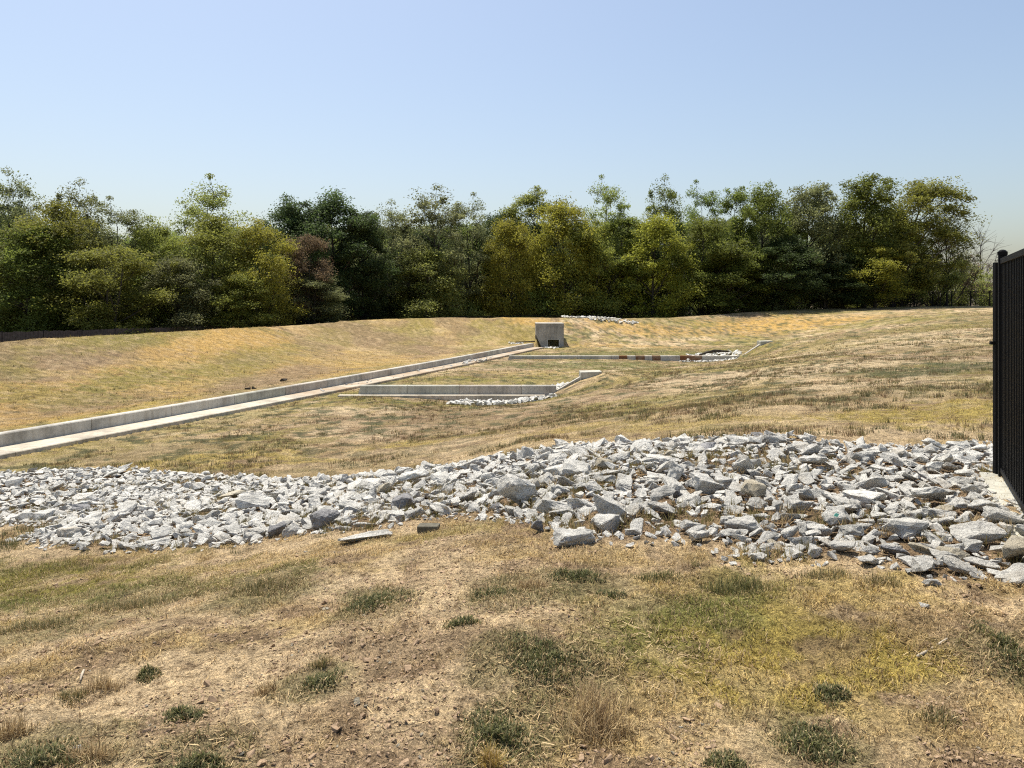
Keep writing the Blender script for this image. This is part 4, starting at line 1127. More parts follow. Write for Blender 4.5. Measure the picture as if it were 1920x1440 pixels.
PROTO = {}
def proto(name, kind="tree", bark='bark', **kw):
    mb, v, q, lv = make_tree(**kw)
    me = bpy.data.meshes.new("trunk"); me.from_pydata(mb.v, [], mb.f); me.update()
    for p in me.polygons: p.use_smooth = True
    me.materials.append(M[bark])
    cm = None
    if v is not None:
        co = obj_from_arrays("crown", v, quads=q, mat=M['leaf_green'], attrs={"lv": ('FACE', 'FLOAT', lv)})
        cm = co.data; bpy.data.objects.remove(co)
    PROTO[name] = (me, cm, kw.get('h', 14.0), kw.get('rad', 4.2))

proto('oak_a', seed=1, h=14, rad=4.6, lobes=32, subs=8, per=150, leaf=0.25, base=0.12, trunk=0.28, sig=0.48)
proto('oak_b', seed=2, h=14, rad=4.4, lobes=30, subs=8, per=150, leaf=0.25, base=0.10, trunk=0.26, sig=0.48, wide_at=0.4)
proto('elm_a', seed=3, h=13, rad=4.4, lobes=26, subs=8, per=150, leaf=0.215, flat=0.58, base=0.08, up=0.45, wide_at=0.42, sig=0.54)
proto('elm_b', seed=4, h=13, rad=4.0, lobes=25, subs=8, per=145, leaf=0.215, flat=0.6, base=0.10, up=0.5, sig=0.54)
proto('airy_a', seed=5, h=15, rad=4.0, lobes=22, subs=8, per=100, leaf=0.22, base=0.26, up=0.8, gap=0.10, trunk=0.20, wide_at=0.5, sig=0.40)
proto('airy_b', seed=6, h=15, rad=3.6, lobes=20, subs=8, per=95, leaf=0.21, base=0.28, up=0.9, gap=0.14, trunk=0.19, wide_at=0.52, sig=0.38)
proto('spire_a', seed=7, h=14, rad=2.8, lobes=16, subs=10, per=105, leaf=0.21, base=0.2, up=1.3, trunk=0.17, wide_at=0.45, sig=0.33)
proto('lean_a', seed=8, h=15, rad=4.6, lobes=28, subs=8, per=150, leaf=0.24, base=0.2, up=0.6, trunk=0.26, lean=(3.4, 0), sig=0.48)
proto('round_a', seed=9, h=12, rad=4.0, lobes=28, subs=8, per=145, leaf=0.225, base=0.06, up=0.6, trunk=0.18, wide_at=0.42, sig=0.48)
proto('round_b', seed=10, h=12, rad=3.8, lobes=17, subs=12, per=145, leaf=0.225, base=0.12, up=0.7, trunk=0.18, stems=2, sig=0.48)
proto('bare_a', seed=12, h=10, rad=3.4, lobes=18, subs=14, per=1, base=0.22, up=0.9, gap=1.0, trunk=0.14, bark='bark_grey', spread=1.3)
proto('thicket_a', seed=13, h=6, rad=2.6, lobes=14, subs=12, per=22, base=0.08, up=0.9, gap=0.45, trunk=0.08, leaf=0.16, stems=3, sig=0.35)
proto('shrub_a', seed=14, h=3.2, rad=1.7, lobes=12, subs=9, per=50, base=0.06, up=0.6, trunk=0.05, leaf=0.16, stems=3, sig=0.26)
proto('shrub_b', seed=15, h=3.0, rad=1.9, lobes=12, subs=9, per=46, base=0.05, up=0.6, trunk=0.05, leaf=0.17, stems=2, sig=0.3)

def place_tree(pname, x, y, h, r, leaf, label, name="tree", cat="tree", group=None, rz=None, sink=0.0):
    tm, cm, h0, r0 = PROTO[pname]
    z = hz(x, y) - sink
    e = empty(name, (x, y, z), random.uniform(0, 6.28) if rz is None else rz)
    e.scale = (r / r0, r / r0, h / h0)
    tag(e, label, cat, group)
    t = bpy.data.objects.new("trunk", tm); COL.objects.link(t); t.parent = e
    if cm is not None:
        c = bpy.data.objects.new("crown", cm); COL.objects.link(c); c.parent = e
        c.material_slots[0].link = 'OBJECT'; c.material_slots[0].material = M[leaf]
    return e

FRONT = [
    ('airy_a', -43.22, 66, 12.34, 3.43, 'leaf_grey', 'tall thin-topped tree cut by the left edge of the photo', None),
    ('elm_a', -35.55, 60, 9.3, 4.16, 'leaf_olive', 'broad olive tree with drooping layers, second from the left edge', None),
    ('oak_b', -36.38, 58, 7.24, 3.62, 'leaf_green', 'low dark leafy tree in front of the left edge, above the board fence', None),
    ('airy_a', -35.93, 64, 11.13, 3.1, 'leaf_grey', 'grey-green tree with dead twigs on top, left of the sky notch', None),
    ('airy_b', -32.53, 63, 9.67, 2.71, 'leaf_grey', 'sparse grey tree with bare twig tips beside the sky notch at left', None),
    ('round_b', -30.35, 58, 5.63, 3.22, 'leaf_olive', 'lower dull olive tree over the board fence, left of the sky notch', None),
    ('elm_b', -29.94, 64, 8.25, 2.75, 'leaf_olive', 'olive tree just right of the sky notch', None),
    ('airy_b', -27.75, 70, 12.49, 3.64, 'leaf_light', 'tall light open-crowned tree rising alone right of the sky notch', None),
    ('elm_a', -25.61, 66, 8.91, 3.89, 'leaf_olive', 'wide olive tree with layered boughs below the tall open-crowned tree', None),
    ('elm_b', -21.82, 67, 8.32, 3.34, 'leaf_yellow', 'yellowish layered tree left of the dark oak', None),
    ('round_a', -27.07, 62, 5.04, 3.01, 'leaf_grey', 'low grey-green tree above the left end of the far bank', None),
    ('elm_b', -22.62, 64, 3.81, 2.88, 'leaf_olive', 'low spreading olive tree with boughs near the ground, left of the brown tree', None),
    ('oak_a', -21.86, 76, 11.41, 3.95, 'leaf_dark', 'dark green oak, left half of the darkest clump', None),
    ('oak_a', -18.14, 77, 12.23, 4.8, 'leaf_dark', 'tallest dark green oak of the darkest clump', None),
    ('oak_b', -15.33, 79, 10.86, 3.28, 'leaf_dark', 'dark oak on the right side of the darkest clump', None),
    ('round_b', -18.58, 70, 7.64, 2.04, 'leaf_brown', 'withered tree with reddish brown leaves in front of the dark oaks', None),
    ('elm_b', -17.95, 70, 4.0, 2.91, 'leaf_grey', 'low grey-green tree beneath the withered brown tree', None),
    ('airy_a', -13.1, 84, 12.02, 3.38, 'leaf_grey', 'thin grey tree with crooked limbs, right of the dark oaks', None),
    ('airy_a', -8.54, 85, 13.73, 4.71, 'leaf_grey', 'tall open grey-green tree with forked trunk left of centre', None),
    ('airy_b', -4.82, 87, 13.29, 3.32, 'leaf_grey', 'open-topped grey tree left of the central dip', None),
    ('round_a', -9.09, 82, 7.23, 4.26, 'leaf_light', 'lighter green low tree in front of the forked grey tree', None),
    ('oak_b', -2.28, 94, 12.45, 3.26, 'leaf_dark', 'dark tree in the central dip of the tree line', None),
    ('spire_a', 0.0, 95, 13.88, 2.5, 'leaf_light', 'pointed light green tree in the central dip', None),
    ('spire_a', 2.86, 96, 15.67, 3.46, 'leaf_light', 'taller pointed light green tree behind the yellow dome', None),
    ('round_a', -0.12, 86, 10.77, 3.46, 'leaf_yellow', 'bright yellow-green tree above the outlet box', None),
    ('round_a', 5.98, 88, 13.11, 4.39, 'leaf_yellow', 'domed yellow-green tree just right of the outlet box', None),
    ('airy_b', 11.4, 94, 16.3, 3.13, 'leaf_light', 'tall thin-crowned tree standing above the domes right of centre', None),
    ('round_b', 9.76, 88, 10.8, 3.78, 'leaf_olive', 'olive tree between the domed tree and the yellow-orange one', None),
    ('spire_a', 12.79, 90, 12.12, 3.43, 'leaf_green', 'narrow mid-green tree below the tall thin crown', None),
    ('airy_a', 19.09, 96, 16.47, 3.33, 'leaf_green', 'left one of two airy crowns rising side by side right of centre', None),
    ('airy_b', 23.42, 96, 16.01, 3.19, 'leaf_green', 'right one of two airy crowns rising side by side right of centre', None),
    ('round_a', 16.34, 89, 11.51, 4.32, 'leaf_yellow', 'yellowish dome in front of the two airy crowns', None),
    ('round_b', 21.83, 90, 11.37, 4.24, 'leaf_green', 'mid-green dense tree below the right airy crown', None),
    ('spire_a', 27.03, 94, 15.65, 2.74, 'leaf_green', 'narrow green tree with a small separate top', None),
    ('oak_b', 24.98, 89, 7.69, 4.32, 'leaf_green', 'low dense dark tree in front of the narrow green one', None),
    ('oak_a', 29.97, 92, 15.16, 3.83, 'leaf_green', 'full green tree with a rounded head, right of the small separate top', None),
    ('oak_b', 35.77, 93, 15.69, 4.64, 'leaf_grey', 'broad grey-green tree left of the tallest right group', None),
    ('oak_a', 31.81, 90, 9.0, 4.49, 'leaf_dark', 'low dark tree filling the shade right of centre', None),
    ('oak_b', 42.54, 93, 16.66, 4.64, 'leaf_green', 'tall green tree in the right group, left of the leaning one', None),
    ('lean_a', 46.38, 94, 16.62, 5.99, 'leaf_olive', 'large leaning tree whose crown hangs to the right end of the wood', 0.15),
    ('airy_a', 54.79, 97, 13.06, 3.36, 'leaf_grey', 'thin outer tree at the right end of the wood', None),
    ('elm_b', 42.41, 90, 8.26, 3.87, 'leaf_yellow', 'low yellow tree beneath the tall right group', None),
    ('oak_b', 39.1, 91, 7.19, 3.78, 'leaf_dark', 'low dark tree left of the low yellow one', None),
    ('round_b', 36.49, 90, 4.64, 3.74, 'leaf_dark', 'lowest dark tree near the fence at right', None),
    ('elm_a', 48.06, 95, 12.7, 3.95, 'leaf_olive', 'rounded olive tree filling in below the leaning crown', None),
    ('thicket_a', 55.79, 100, 10.85, 3.6, 'leaf_brown', 'pinkish brown leafless thicket at the right end of the wood', None),
    ('bare_a', 71.8, 118, 13.05, 3.93, 'leaf_grey', 'bare grey tree standing alone near the black fence', None),
    ('bare_a', 67.53, 116, 10.69, 3.86, 'leaf_grey', 'smaller bare grey tree behind the brown thicket', None),
]
for (pn, x, y, ztop, r, leaf, label, rz) in FRONT:
    z = hz(x, y)
    place_tree(pn, x, y, ztop - z, r, leaf, label, rz=rz)

# the rows behind: hardly more than tops and dark gaps show
def sector(a):
    """a landmark of the front row that this direction passes"""
    for lim, txt in ((-0.62, "by the left edge"), (-0.50, "left of the sky notch"), (-0.42, "right of the sky notch"), (-0.32, "behind the layered olive trees"), (-0.18, "behind the dark oaks"), (-0.06, "behind the forked grey tree"),
                     (0.05, "behind the outlet box"), (0.14, "behind the yellow domes"), (0.24, "below the two airy crowns"), (0.34, "behind the rounded green tree"), (0.44, "behind the tallest right group")):
        if a < lim: return txt
    return "near the right end"
rnd = random.Random(3)
k = 0
BACK = []
for row in range(3):
    n = (17, 18, 18)[row]
    for i in range(n):
        t = (i + rnd.uniform(0.1, 0.9)) / n
        px = -0.78 + 1.30 * t                                   # direction x / y
        yy = np.interp(px, [-0.78, -0.5, -0.3, -0.1, 0.2, 0.52], [66, 78, 90, 96, 102, 108]) + row * 8 + rnd.uniform(-2.5, 2.5)
        BACK.append((px * yy, yy, row))
for (x, y, row) in BACK:
    ang_ = x / y
    top = np.interp(ang_, [-0.78, -0.62, -0.50, -0.44, -0.3, -0.1, 0.15, 0.4, 0.52], [0.130, 0.118, 0.084, 0.100, 0.104, 0.108, 0.110, 0.112, 0.10])
    h = EYE + y * (top - 0.006 - 0.010 * rnd.random()) - hz(x, y)
    pn = rnd.choice(['oak_a', 'oak_b', 'round_a', 'elm_a', 'round_b', 'oak_b'])
    place_tree(pn, x, y, h, rnd.uniform(4.4, 5.6), rnd.choice(['leaf_dark', 'leaf_dark', 'leaf_green', 'leaf_olive']),
               ("leafy tree half hidden in the second row, ", "leafy tree deep in the wood, mostly hidden, ", "leafy tree at the back of the wood, glimpsed, ")[row] + sector(ang_),
               group=("second row of the wood", "third row of the wood", "back row of the wood")[row])
# undergrowth along the fence line
SHRUBS = [
    ('shrub_a', 29.81, 90, 3.28, 2.37, 'leaf_grey', "pale grey-green bush at the wood's edge, left one of two"),
    ('shrub_b', 32.69, 89, 2.95, 1.85, 'leaf_light', "pale grey-green bush at the wood's edge, right one of two"),
    ('shrub_a', 54.33, 98, 6.38, 3.06, 'leaf_light', 'light green bush behind the far fence at right'),
    ('shrub_b', 62.34, 104, 7.06, 3.03, 'leaf_light', 'yellow-green bush behind the far fence next to the near fence post'),
    ('shrub_a', 66.99, 108, 6.16, 2.69, 'leaf_light', 'bright green bush partly hidden by the near fence post'),
    ('thicket_a', 50.23, 96, 3.62, 2.79, 'leaf_brown', 'reddish brown brush at the far fence, below the leaning tree'),
    ('thicket_a', 63.27, 110, 8.16, 4.19, 'leaf_brown', 'brown brush between the light green bushes at right'),
    ('shrub_a', -17.46, 84, 3.48, 1.51, 'leaf_light', 'sunlit bush in the gap left of centre, beside dark trunks'),
    ('shrub_b', -11.06, 84, 3.65, 1.75, 'leaf_light', "sunlit bush in the middle of the wood's edge, left of two alike"),
    ('shrub_a', -3.83, 85, 3.77, 1.65, 'leaf_light', "sunlit upright bush left of the outlet box at the wood's edge"),
    ('shrub_b', 3.01, 87, 4.69, 2.41, 'leaf_green', "green bush directly behind the outlet box at the wood's edge"),
    ('shrub_a', -34.97, 58, 3.06, 1.61, 'leaf_green', 'dark bush behind the left end of the board fence'),
]
for (pn, x, y, h, r, leaf, label) in SHRUBS:
    place_tree(pn, x, y, h, r, leaf, label, name="shrub", cat="shrub")
for i in range(46):
    t = (i + rnd.uniform(0.2, 0.8)) / 46
    px = -0.76 + 1.26 * t
    yy = np.interp(px, [-0.76, -0.5, -0.3, -0.1, 0.1, 0.3, 0.5], [58, 64, 80, 86, 92, 98, 102]) + rnd.uniform(-1.5, 4)
    place_tree(rnd.choice(['shrub_a', 'shrub_b', 'thicket_a']), px * yy, yy, rnd.uniform(2.6, 4.6), rnd.uniform(1.8, 2.9), rnd.choice(['leaf_dark', 'leaf_green', 'leaf_green', 'leaf_olive', 'leaf_grey']),
               "dim green undergrowth bush at the wood's foot, " + sector(px), name="shrub", cat="shrub", group="undergrowth bushes at the foot of the wood")
# ---------------------------------------------------------------- grass, weeds, straw
def blade_arrays(rng, x, y, z, hgt, wid, lean, col, seg=2):
    """curved blades: (verts, tris, colours)"""
    n = len(x)
    a = rng.uniform(0, 2 * math.pi, n); dx, dy = np.cos(a), np.sin(a)
    sx, sy = -dy, dx
    b = np.stack([x, y, z - 0.004], 1)
    ln = lean * hgt
    if seg == 1:
        v = np.empty((n, 3, 3))
        v[:, 0] = b + np.stack([sx, sy, 0 * sx], 1) * (wid / 2)[:, None]; v[:, 1] = b - np.stack([sx, sy, 0 * sx], 1) * (wid / 2)[:, None]
        v[:, 2] = b + np.stack([dx * ln, dy * ln, hgt * np.sqrt(np.maximum(0.05, 1 - np.minimum(lean, 0.97) ** 2))], 1)
        t = np.arange(n * 3).reshape(-1, 3); return v.reshape(-1, 3), t, np.repeat(col, 3, 0)
    up = np.sqrt(np.maximum(0.04, 1 - np.minimum(lean, 0.98) ** 2)) * hgt
    S = np.stack([sx, sy, 0 * sx], 1)
    v = np.empty((n, 5, 3))
    v[:, 0] = b + S * (wid / 2)[:, None]; v[:, 1] = b - S * (wid / 2)[:, None]
    m = b + np.stack([dx * ln * 0.35, dy * ln * 0.35, up * 0.62], 1)
    v[:, 2] = m + S * (wid * 0.4)[:, None]; v[:, 3] = m - S * (wid * 0.4)[:, None]
    v[:, 4] = b + np.stack([dx * ln, dy * ln, up], 1)
    i = np.arange(n)[:, None] * 5
    t = np.concatenate([i + np.array([[0, 1, 3]]), i + np.array([[0, 3, 2]]), i + np.array([[2, 3, 4]])], 0)
    return v.reshape(-1, 3), t, np.repeat(col, 5, 0)

def c4(c): return np.concatenate([c, np.ones((len(c), 1))], 1)

PAL = dict(straw=((0.58, 0.45, 0.25), (0.38, 0.27, 0.13)), gold=((0.47, 0.34, 0.10), (0.36, 0.25, 0.07)), green=((0.12, 0.135, 0.045), (0.19, 0.185, 0.06)),
           dark=((0.105, 0.108, 0.048), (0.170, 0.166, 0.076)), brown=((0.20, 0.135, 0.075), (0.28, 0.19, 0.10)), olive=((0.24, 0.20, 0.075), (0.17, 0.15, 0.06)))
def pick(rng, n, key):
    a, b = np.array(PAL[key][0]), np.array(PAL[key][1]); t = rng.random((n, 1))
    return (a * (1 - t) + b * t) * rng.uniform(0.8, 1.2, (n, 1))

def sward(name, label, n, ymin, ymax, hmul, wmul, seed, seg, power=1.0, dens_scale=1.0):
    """short grass over the turf areas between two distances"""
    rng = np.random.default_rng(seed)
    u = rng.random(n)
    y = np.sqrt(ymin ** 2 + u ** power * (ymax ** 2 - ymin ** 2)); x = rng.uniform(-0.74, 0.74, n) * y
    col, turf, grn = ground_fields(x, y)
    tuft = fbm(x * 5.0, y * 5.0, 201, 3); tuft2 = fbm(x * 17.0, y * 17.0, 211, 2)
    keep = rng.random(n) < np.clip(turf * 1.05 * sstep(0.34, 0.56, tuft * 0.6 + tuft2 * 0.4) + 0.012, 0, 1) * dens_scale
    s, _ = curb_frame(x, y); keep &= ~((s < 0.32) & (s > -1.0))
    keep &= ~((np.abs(y - 30.6) < 0.5) & (x > -7.4) & (x < 1.8)); keep &= ~((np.abs(y - 51.2) < 0.25) & (x > -0.4) & (x < 15.1))
    x, y, col, turf, grn, tuft = x[keep], y[keep], col[keep], turf[keep], grn[keep], tuft[keep]
    m = len(x); z = H(x, y)
    g = rng.random(m) < grn
    st = rng.random(m)
    c = col * np.array([1.22, 1.2, 1.12]) * rng.uniform(0.55, 1.5, (m, 1))
    gc = pick(rng, m, 'green'); c = np.where(g[:, None], gc * 0.6 + c * 0.4, c)
    br = st < 0.18; c = np.where(br[:, None], pick(rng, m, 'brown'), c)
    pa = st > 0.86; c = np.where(pa[:, None], pick(rng, m, 'straw') * 1.1, c)
    hgt = rng.uniform(0.014, 0.042, m) * hmul * (0.6 + 0.9 * tuft)
    wid = rng.uniform(0.0024, 0.0050, m) * wmul
    lean = rng.uniform(0.35, 0.99, m)
    v, t, cc = blade_arrays(rng, x, y, z, hgt, wid, lean, c, seg)
    o = obj_from_arrays(name, v, tris=t, mat=M['blade'], attrs={"Col": ('POINT', 'FLOAT_COLOR', c4(cc))})
    tag(o, label, "grass", kind='stuff'); return m
print("near", sward("grass", "short dry and yellowing grass in the foreground", 380000, 2.2, 7.5, 1.0, 1.0, 1, 2))
print("mid", sward("grass", "short patchy dry grass around and behind the rock bed", 200000, 7.5, 20, 1.5, 2.2, 2, 1))
print("far", sward("grass", "dry grass over the basin floor and nearer banks", 230000, 20, 60, 2.2, 5.5, 3, 1))

def litter():
    """straw lying flat on the bare soil"""
    rng = np.random.default_rng(5); n = 42000
    y = 2.2 + 4.6 * rng.random(n) ** 1.2; x = rng.uniform(-0.74, 0.74, n) * y
    d = fbm(x * 1.4, y * 1.4, 221, 3); tf = ground_fields(x, y)[1]; k = rng.random(n) < sstep(0.36, 0.62, d) * (0.06 + 0.94 * sstep(0.2, 0.65, tf)); x, y = x[k], y[k]; n = len(x)
    z = H(x, y) + rng.uniform(0.002, 0.012, n)
    a = rng.uniform(0, math.pi, n); L = rng.uniform(0.012, 0.055, n) * np.where(rng.random(n) < 0.03, 2.2, 1); w = rng.uniform(0.0018, 0.0038, n)
    d1 = np.stack([np.cos(a), np.sin(a), rng.normal(0, 0.15, n)], 1) * (L / 2)[:, None]; s1 = np.stack([-np.sin(a), np.cos(a), rng.normal(0, 0.4, n)], 1) * (w / 2)[:, None]
    p = np.stack([x, y, z], 1)
    v = np.stack([p - d1 - s1, p + d1 - s1, p + d1 + s1, p - d1 + s1], 1).reshape(-1, 3)
    c = pick(rng, n, 'straw') * rng.uniform(0.7, 1.25, (n, 1))
    c = np.where((rng.random(n) < 0.4)[:, None], pick(rng, n, 'brown'), c)
    o = obj_from_arrays("straw_litter", v, quads=np.arange(4 * n).reshape(-1, 4), mat=M['blade'], attrs={"Col": ('POINT', 'FLOAT_COLOR', c4(np.repeat(c, 4, 0)))})
    tag(o, "broken straw strewn over the foreground soil", "straw", kind='stuff')
litter()

def tufts(name, label, n, ymin, ymax, seed, hmul, keys, region=None, blades=14, wmul=1.0, dens=None):
    """scattered upright weed tufts in one mass"""
    rng = np.random.default_rng(seed)
    y = np.sqrt(ymin ** 2 + rng.random(n * 4) ** 1.3 * (ymax ** 2 - ymin ** 2)); x = rng.uniform(-0.74, 0.74, n * 4) * y
    w = sstep(0.44, 0.64, fbm(x * 0.7, y * 0.7, 231, 4)); s, _ = curb_frame(x, y)
    ok = (rng.random(n * 4) < w) & ((s < -1.3) | ((s > 0.6) & (rng.random(n * 4) < 0.25))) & (edge_dist(RIPRAP, x, y) < -0.05)
    if region is not None: ok &= region(x, y)
    x, y = x[ok][:n], y[ok][:n]; m = len(x)
    sp = np.repeat(rng.uniform(0.6, 2.6, m), blades); X = np.repeat(x, blades) + rng.normal(0, 0.026, m * blades) * hmul * sp; Y = np.repeat(y, blades) + rng.normal(0, 0.02, m * blades) * hmul * sp
    Z = H(X, Y)
    kk = rng.integers(0, len(keys), m); C_ = np.zeros((m, 3))
    for i, k in enumerate(keys): C_ = np.where((kk == i)[:, None], pick(rng, m, k), C_)
    c = np.repeat(C_, blades, 0) * rng.uniform(0.75, 1.3, (m * blades, 1))
    hgt = np.repeat(rng.uniform(0.03, 0.085, m), blades) * rng.uniform(0.5, 1.2, m * blades) * hmul
    v, t, cc = blade_arrays(rng, X, Y, Z, hgt, rng.uniform(0.003, 0.006, m * blades) * wmul, rng.uniform(0.05, 0.75, m * blades), c, 1)
    o = obj_from_arrays(name, v, tris=t, mat=M['blade'], attrs={"Col": ('POINT', 'FLOAT_COLOR', c4(cc))})
    tag(o, label, "grass", kind='stuff')
tufts("weed_tufts", "small brown and dark weed tufts dotted over the slope behind the rocks", 5200, 8.5, 34, 7, 1.35, ['brown', 'dark', 'olive', 'dark', 'brown'], blades=22, wmul=1.9)
tufts("weed_tufts", "distant tufts over the basin and banks", 3000, 34, 72, 8, 2.0, ['brown', 'olive', 'straw', 'olive'], blades=9, wmul=4.0)
tufts("weed_tufts", "grey-green grass tufts between soil and rock bed", 420, 4.6, 8.8, 9, 0.9, ['olive', 'dark', 'straw', 'green'], region=lambda x, y: edge_dist(RIPRAP, x, y) > -0.7, blades=30, wmul=0.8)

def bed_weeds():
    """grass growing up between the rocks"""
    rng = np.random.default_rng(15); n = 9000
    x = rng.uniform(-10, 5, n); y = rng.uniform(4, 14, n)
    w = sstep(0.52, 0.66, np.maximum(fbm(x * 1.3, y * 1.3, 241, 3), vnoise(x * 0.9 + 9, y * 0.9, 8) * 0.92)); e = edge_dist(RIPRAP, x, y)
    ok = (e > 0) & (rng.random(n) < w); x, y = x[ok], y[ok]; m = len(x); b = 22
    X = np.repeat(x, b) + rng.normal(0, 0.03, m * b); Y = np.repeat(y, b) + rng.normal(0, 0.03, m * b); Z = H(X, Y)
    c = np.where(np.repeat(rng.random(m) < 0.75, b)[:, None], pick(rng, m * b, 'olive'), pick(rng, m * b, 'straw'))
    v, t, cc = blade_arrays(rng, X, Y, Z, rng.uniform(0.03, 0.11, m * b), rng.uniform(0.004, 0.008, m * b), rng.uniform(0.1, 0.85, m * b), c, 1)
    o = obj_from_arrays("grass", v, tris=t, mat=M['blade'], attrs={"Col": ('POINT', 'FLOAT_COLOR', c4(cc))})
    tag(o, "sparse yellow-green grass growing up between the rocks", "grass", kind='stuff')
bed_weeds()

def clump(x, y, rx, ry, hgt, style, n, seed, label, name="weed_clump"):
    """one weed or grass clump as a thing of its own"""
    rng = np.random.default_rng(seed)
    r = np.sqrt(rng.random(n * 2)) ; a = rng.uniform(0, 2 * math.pi, n * 2)
    nl = 5 if style == 'mat' else 3; lc = rng.normal(0, 0.36 if style == 'mat' else 0.2, (nl, 2)); li = rng.integers(0, nl, n * 2)
    px = lc[li, 0] + r * np.cos(a) * 0.75; py = lc[li, 1] + r * np.sin(a) * 0.75
    k = rng.random(n * 2) < sstep(1.35, 0.4, np.hypot(px, py) * 0.9 + (fbm(px * 2.6 + seed, py * 2.6, seed, 3) - 0.5) * 2.4)
    px, py = px[k][:n], py[k][:n]; m = len(px)
    X, Y = x + px * rx, y + py * ry; Z = H(X, Y)
    dome = np.clip(1 - np.hypot(px, py) ** 2, 0, 1)
    z0 = hz(x, y)
    if style == 'mat':
        c = pick(rng, m, 'dark'); k2 = rng.random(m) * 0.8 + 0.2 * (1 - dome) - 0.0; c = np.where((k2 < 0.22)[:, None], pick(rng, m, 'green'), c); c = np.where((k2 > 0.72)[:, None], pick(rng, m, 'straw'), c)
        hh = rng.uniform(0.010, 0.028, m) * (0.8 + 0.5 * dome); bumpy = fbm(X * 14, Y * 14, 7, 2); zz = Z + rng.random(m) * hgt * 0.65 * (0.1 + 0.75 * dome) * sstep(0.25, 0.7, bumpy) * 1.2
        v, t, cc = blade_arrays(rng, X, Y, zz, hh, rng.uniform(0.0035, 0.007, m), rng.uniform(0.3, 0.97, m), c, 2)
    else:
        mix = {'dry': ('straw', 'brown', 'straw'), 'spiky': ('dark', 'olive', 'straw'), 'gold': ('gold', 'gold', 'straw'), 'green': ('green', 'olive', 'dark')}[style]
        kk = rng.integers(0, 3, m); c = np.zeros((m, 3))
        for i, q in enumerate(mix): c = np.where((kk == i)[:, None], pick(rng, m, q), c)
        hh = hgt * rng.uniform(0.35, 1.15, m) * (0.55 + 0.55 * dome)
        v, t, cc = blade_arrays(rng, X, Y, Z, hh, rng.uniform(0.0018, 0.004, m), rng.uniform(0.15, 0.95, m), c, 2)
    v = v - np.array([x, y, z0])
    o = obj_from_arrays(name, v, tris=t, mat=M['blade'], attrs={"Col": ('POINT', 'FLOAT_COLOR', c4(cc))})
    o.location = (x, y, z0)
    tag(o, label, "grass clump" if style != 'mat' else "weed", "weed and grass clumps on the foreground soil")

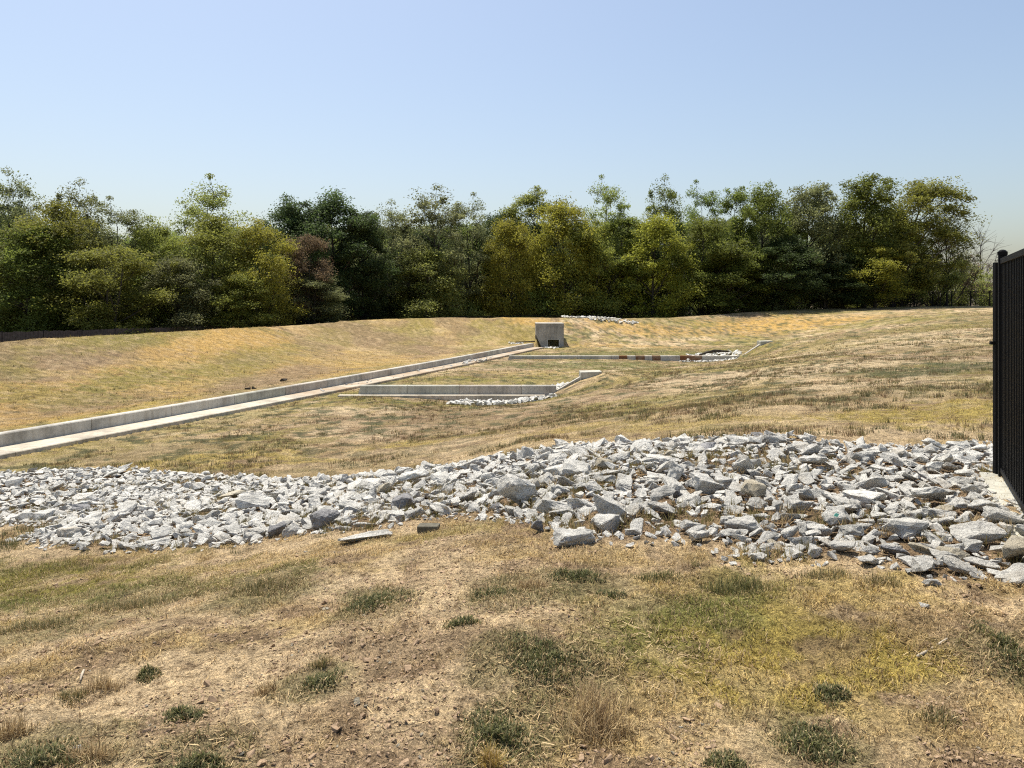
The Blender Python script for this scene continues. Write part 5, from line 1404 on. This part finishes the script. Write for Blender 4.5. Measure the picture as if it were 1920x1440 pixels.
CL = [
 (-0.77, 4.30, 0.20, 0.20, 0.05, 'mat', 2600, "dark green weed mat on bare soil, left of centre, farthest of the big mats"),
 (0.12, 3.42, 0.21, 0.24, 0.045, 'mat', 3400, "broad rounded dark green weed mat at the edge of the yellow grass"),
 (-0.06, 2.88, 0.15, 0.20, 0.06, 'mat', 2600, "dark green weed clump at bottom centre beside tall dry grass"),
 (1.30, 3.14, 0.08, 0.10, 0.05, 'mat', 1300, "small round dark weed inside the lower edge of the yellow grass"),
 (1.10, 2.82, 0.15, 0.16, 0.055, 'mat', 2400, "irregular dark weed just below the small round one at lower right"),
 (-1.70, 2.80, 0.20, 0.14, 0.045, 'mat', 2600, "green weed mat in the bottom left corner"),
 (-1.33, 3.10, 0.11, 0.07, 0.035, 'mat', 1100, "small flat green weed on soil, above the bottom left corner mat"),
 (-1.71, 3.61, 0.06, 0.06, 0.04, 'mat', 700, "tiny lone green sprig on bare soil at left"),
 (-0.82, 3.33, 0.09, 0.14, 0.05, 'mat', 1200, "narrow upright-looking green weed left of centre on brown soil"),
 (-1.10, 2.70, 0.14, 0.10, 0.05, 'mat', 1500, "dark weed cut by the bottom edge, right of the corner mat"),
 (2.20, 3.40, 0.10, 0.28, 0.05, 'mat', 2000, "dark green weed patch cut by the right edge of the photo"),
 (-0.09, 4.22, 0.14, 0.10, 0.04, 'mat', 1400, "low green weed beside a brown withered patch, in front of the rock bed's middle"),
 (0.12, 4.30, 0.13, 0.12, 0.05, 'dry', 700, "brown withered weed joined to the low green one in front of the bed"),
 (0.37, 4.47, 0.19, 0.13, 0.04, 'mat', 1700, "wide low green weed in front of the big flat-topped rock slab"),
 (-0.24, 3.80, 0.10, 0.07, 0.03, 'mat', 700, "small flat weed on cracked brown soil near the centre"),
 (1.25, 4.25, 0.23, 0.14, 0.08, 'green', 900, "arching long-bladed green grass at the top of the yellow patch"),
 (0.86, 4.45, 0.18, 0.12, 0.05, 'green', 700, "green grass patch left of the arching long-bladed grass"),
 (0.52, 4.2, 0.11, 0.08, 0.03, 'mat', 700, "small dull green weed between soil and straw, right of the wide low weed"),
 (0.75, 2.68, 0.09, 0.10, 0.05, 'mat', 900, "dark tuft cut by the bottom edge right of centre"),
 (-1.97, 3.42, 0.11, 0.08, 0.045, 'spiky', 380, "dark spiky tuft on a small soil ledge at left"),
 (-1.97, 3.04, 0.07, 0.07, 0.10, 'dry', 260, "upright brown dry tuft at the left edge"),
 (-1.86, 3.50, 0.10, 0.08, 0.08, 'dry', 300, "bristly dry tuft beside the dark spiky one at left"),
 (-1.05, 3.29, 0.08, 0.06, 0.055, 'dry', 240, "small pale dry tuft alone on soil left of centre"),
 (-1.55, 2.82, 0.12, 0.08, 0.08, 'dry', 340, "spiky straw tuft growing over the bottom left green mat"),
 (0.30, 3.00, 0.16, 0.18, 0.15, 'dry', 800, "tall dry grass tuft at lower centre, right of the green clump"),
 (-0.07, 2.68, 0.05, 0.04, 0.09, 'gold', 260, "small golden tuft at the bottom edge near the centre"),
 (-0.87, 3.50, 0.06, 0.05, 0.07, 'spiky', 200, "dark wiry tuft above the narrow green weed"),
 (-1.55, 4.85, 0.32, 0.20, 0.06, 'spiky', 1300, "grey-green grass streak on soil left of the farthest big mat"),
 (-2.55, 5.1, 0.40, 0.16, 0.07, 'spiky', 1500, "dark grass strip along the bottom of the left grass band"),
 (-3.0, 4.75, 0.36, 0.14, 0.07, 'spiky', 1200, "dark grass strip at the left edge below the grass band"),
 (1.62, 2.95, 0.10, 0.08, 0.05, 'spiky', 300, "thin dark tuft on straw at lower right"),
 (1.75, 4.35, 0.2, 0.1, 0.06, 'spiky', 500, "dark green grass fringe in front of the paired low white rocks"),
 (2.05, 4.25, 0.14, 0.1, 0.06, 'spiky', 400, "grey-green grass fringe left of the round-topped white rock"),
]
for i, (x, y, rx, ry, hg, stl, n, lab) in enumerate(CL):
    clump(x, y, rx, ry, hg, stl, n, 500 + i, lab, "weed_clump" if stl == 'mat' else "grass_tuft")
# a bleached stick on the left soil and one on the right
for k, (a, b, lab) in enumerate([((-2.07, 3.72), (-2.02, 3.60), "short bleached stick on the soil at the left"), ((1.40, 3.62), (1.62, 3.70), "thin pale twig on the soil right of the yellow grass")]):
    if k == 1: a, b = (1.78, 3.38), (1.98, 3.50)
    mb = MB(); mb.tube([(a[0], a[1], hz(*a) + 0.012), ((a[0] + b[0]) / 2, (a[1] + b[1]) / 2, hz(*a) + 0.02), (b[0], b[1], hz(*b) + 0.012)], [0.006, 0.007, 0.004], 5)
    tag(mb.build("stick", mat_plain("bleached_wood", (0.42, 0.36, 0.27), 0.9), smooth=True), lab, "stick")
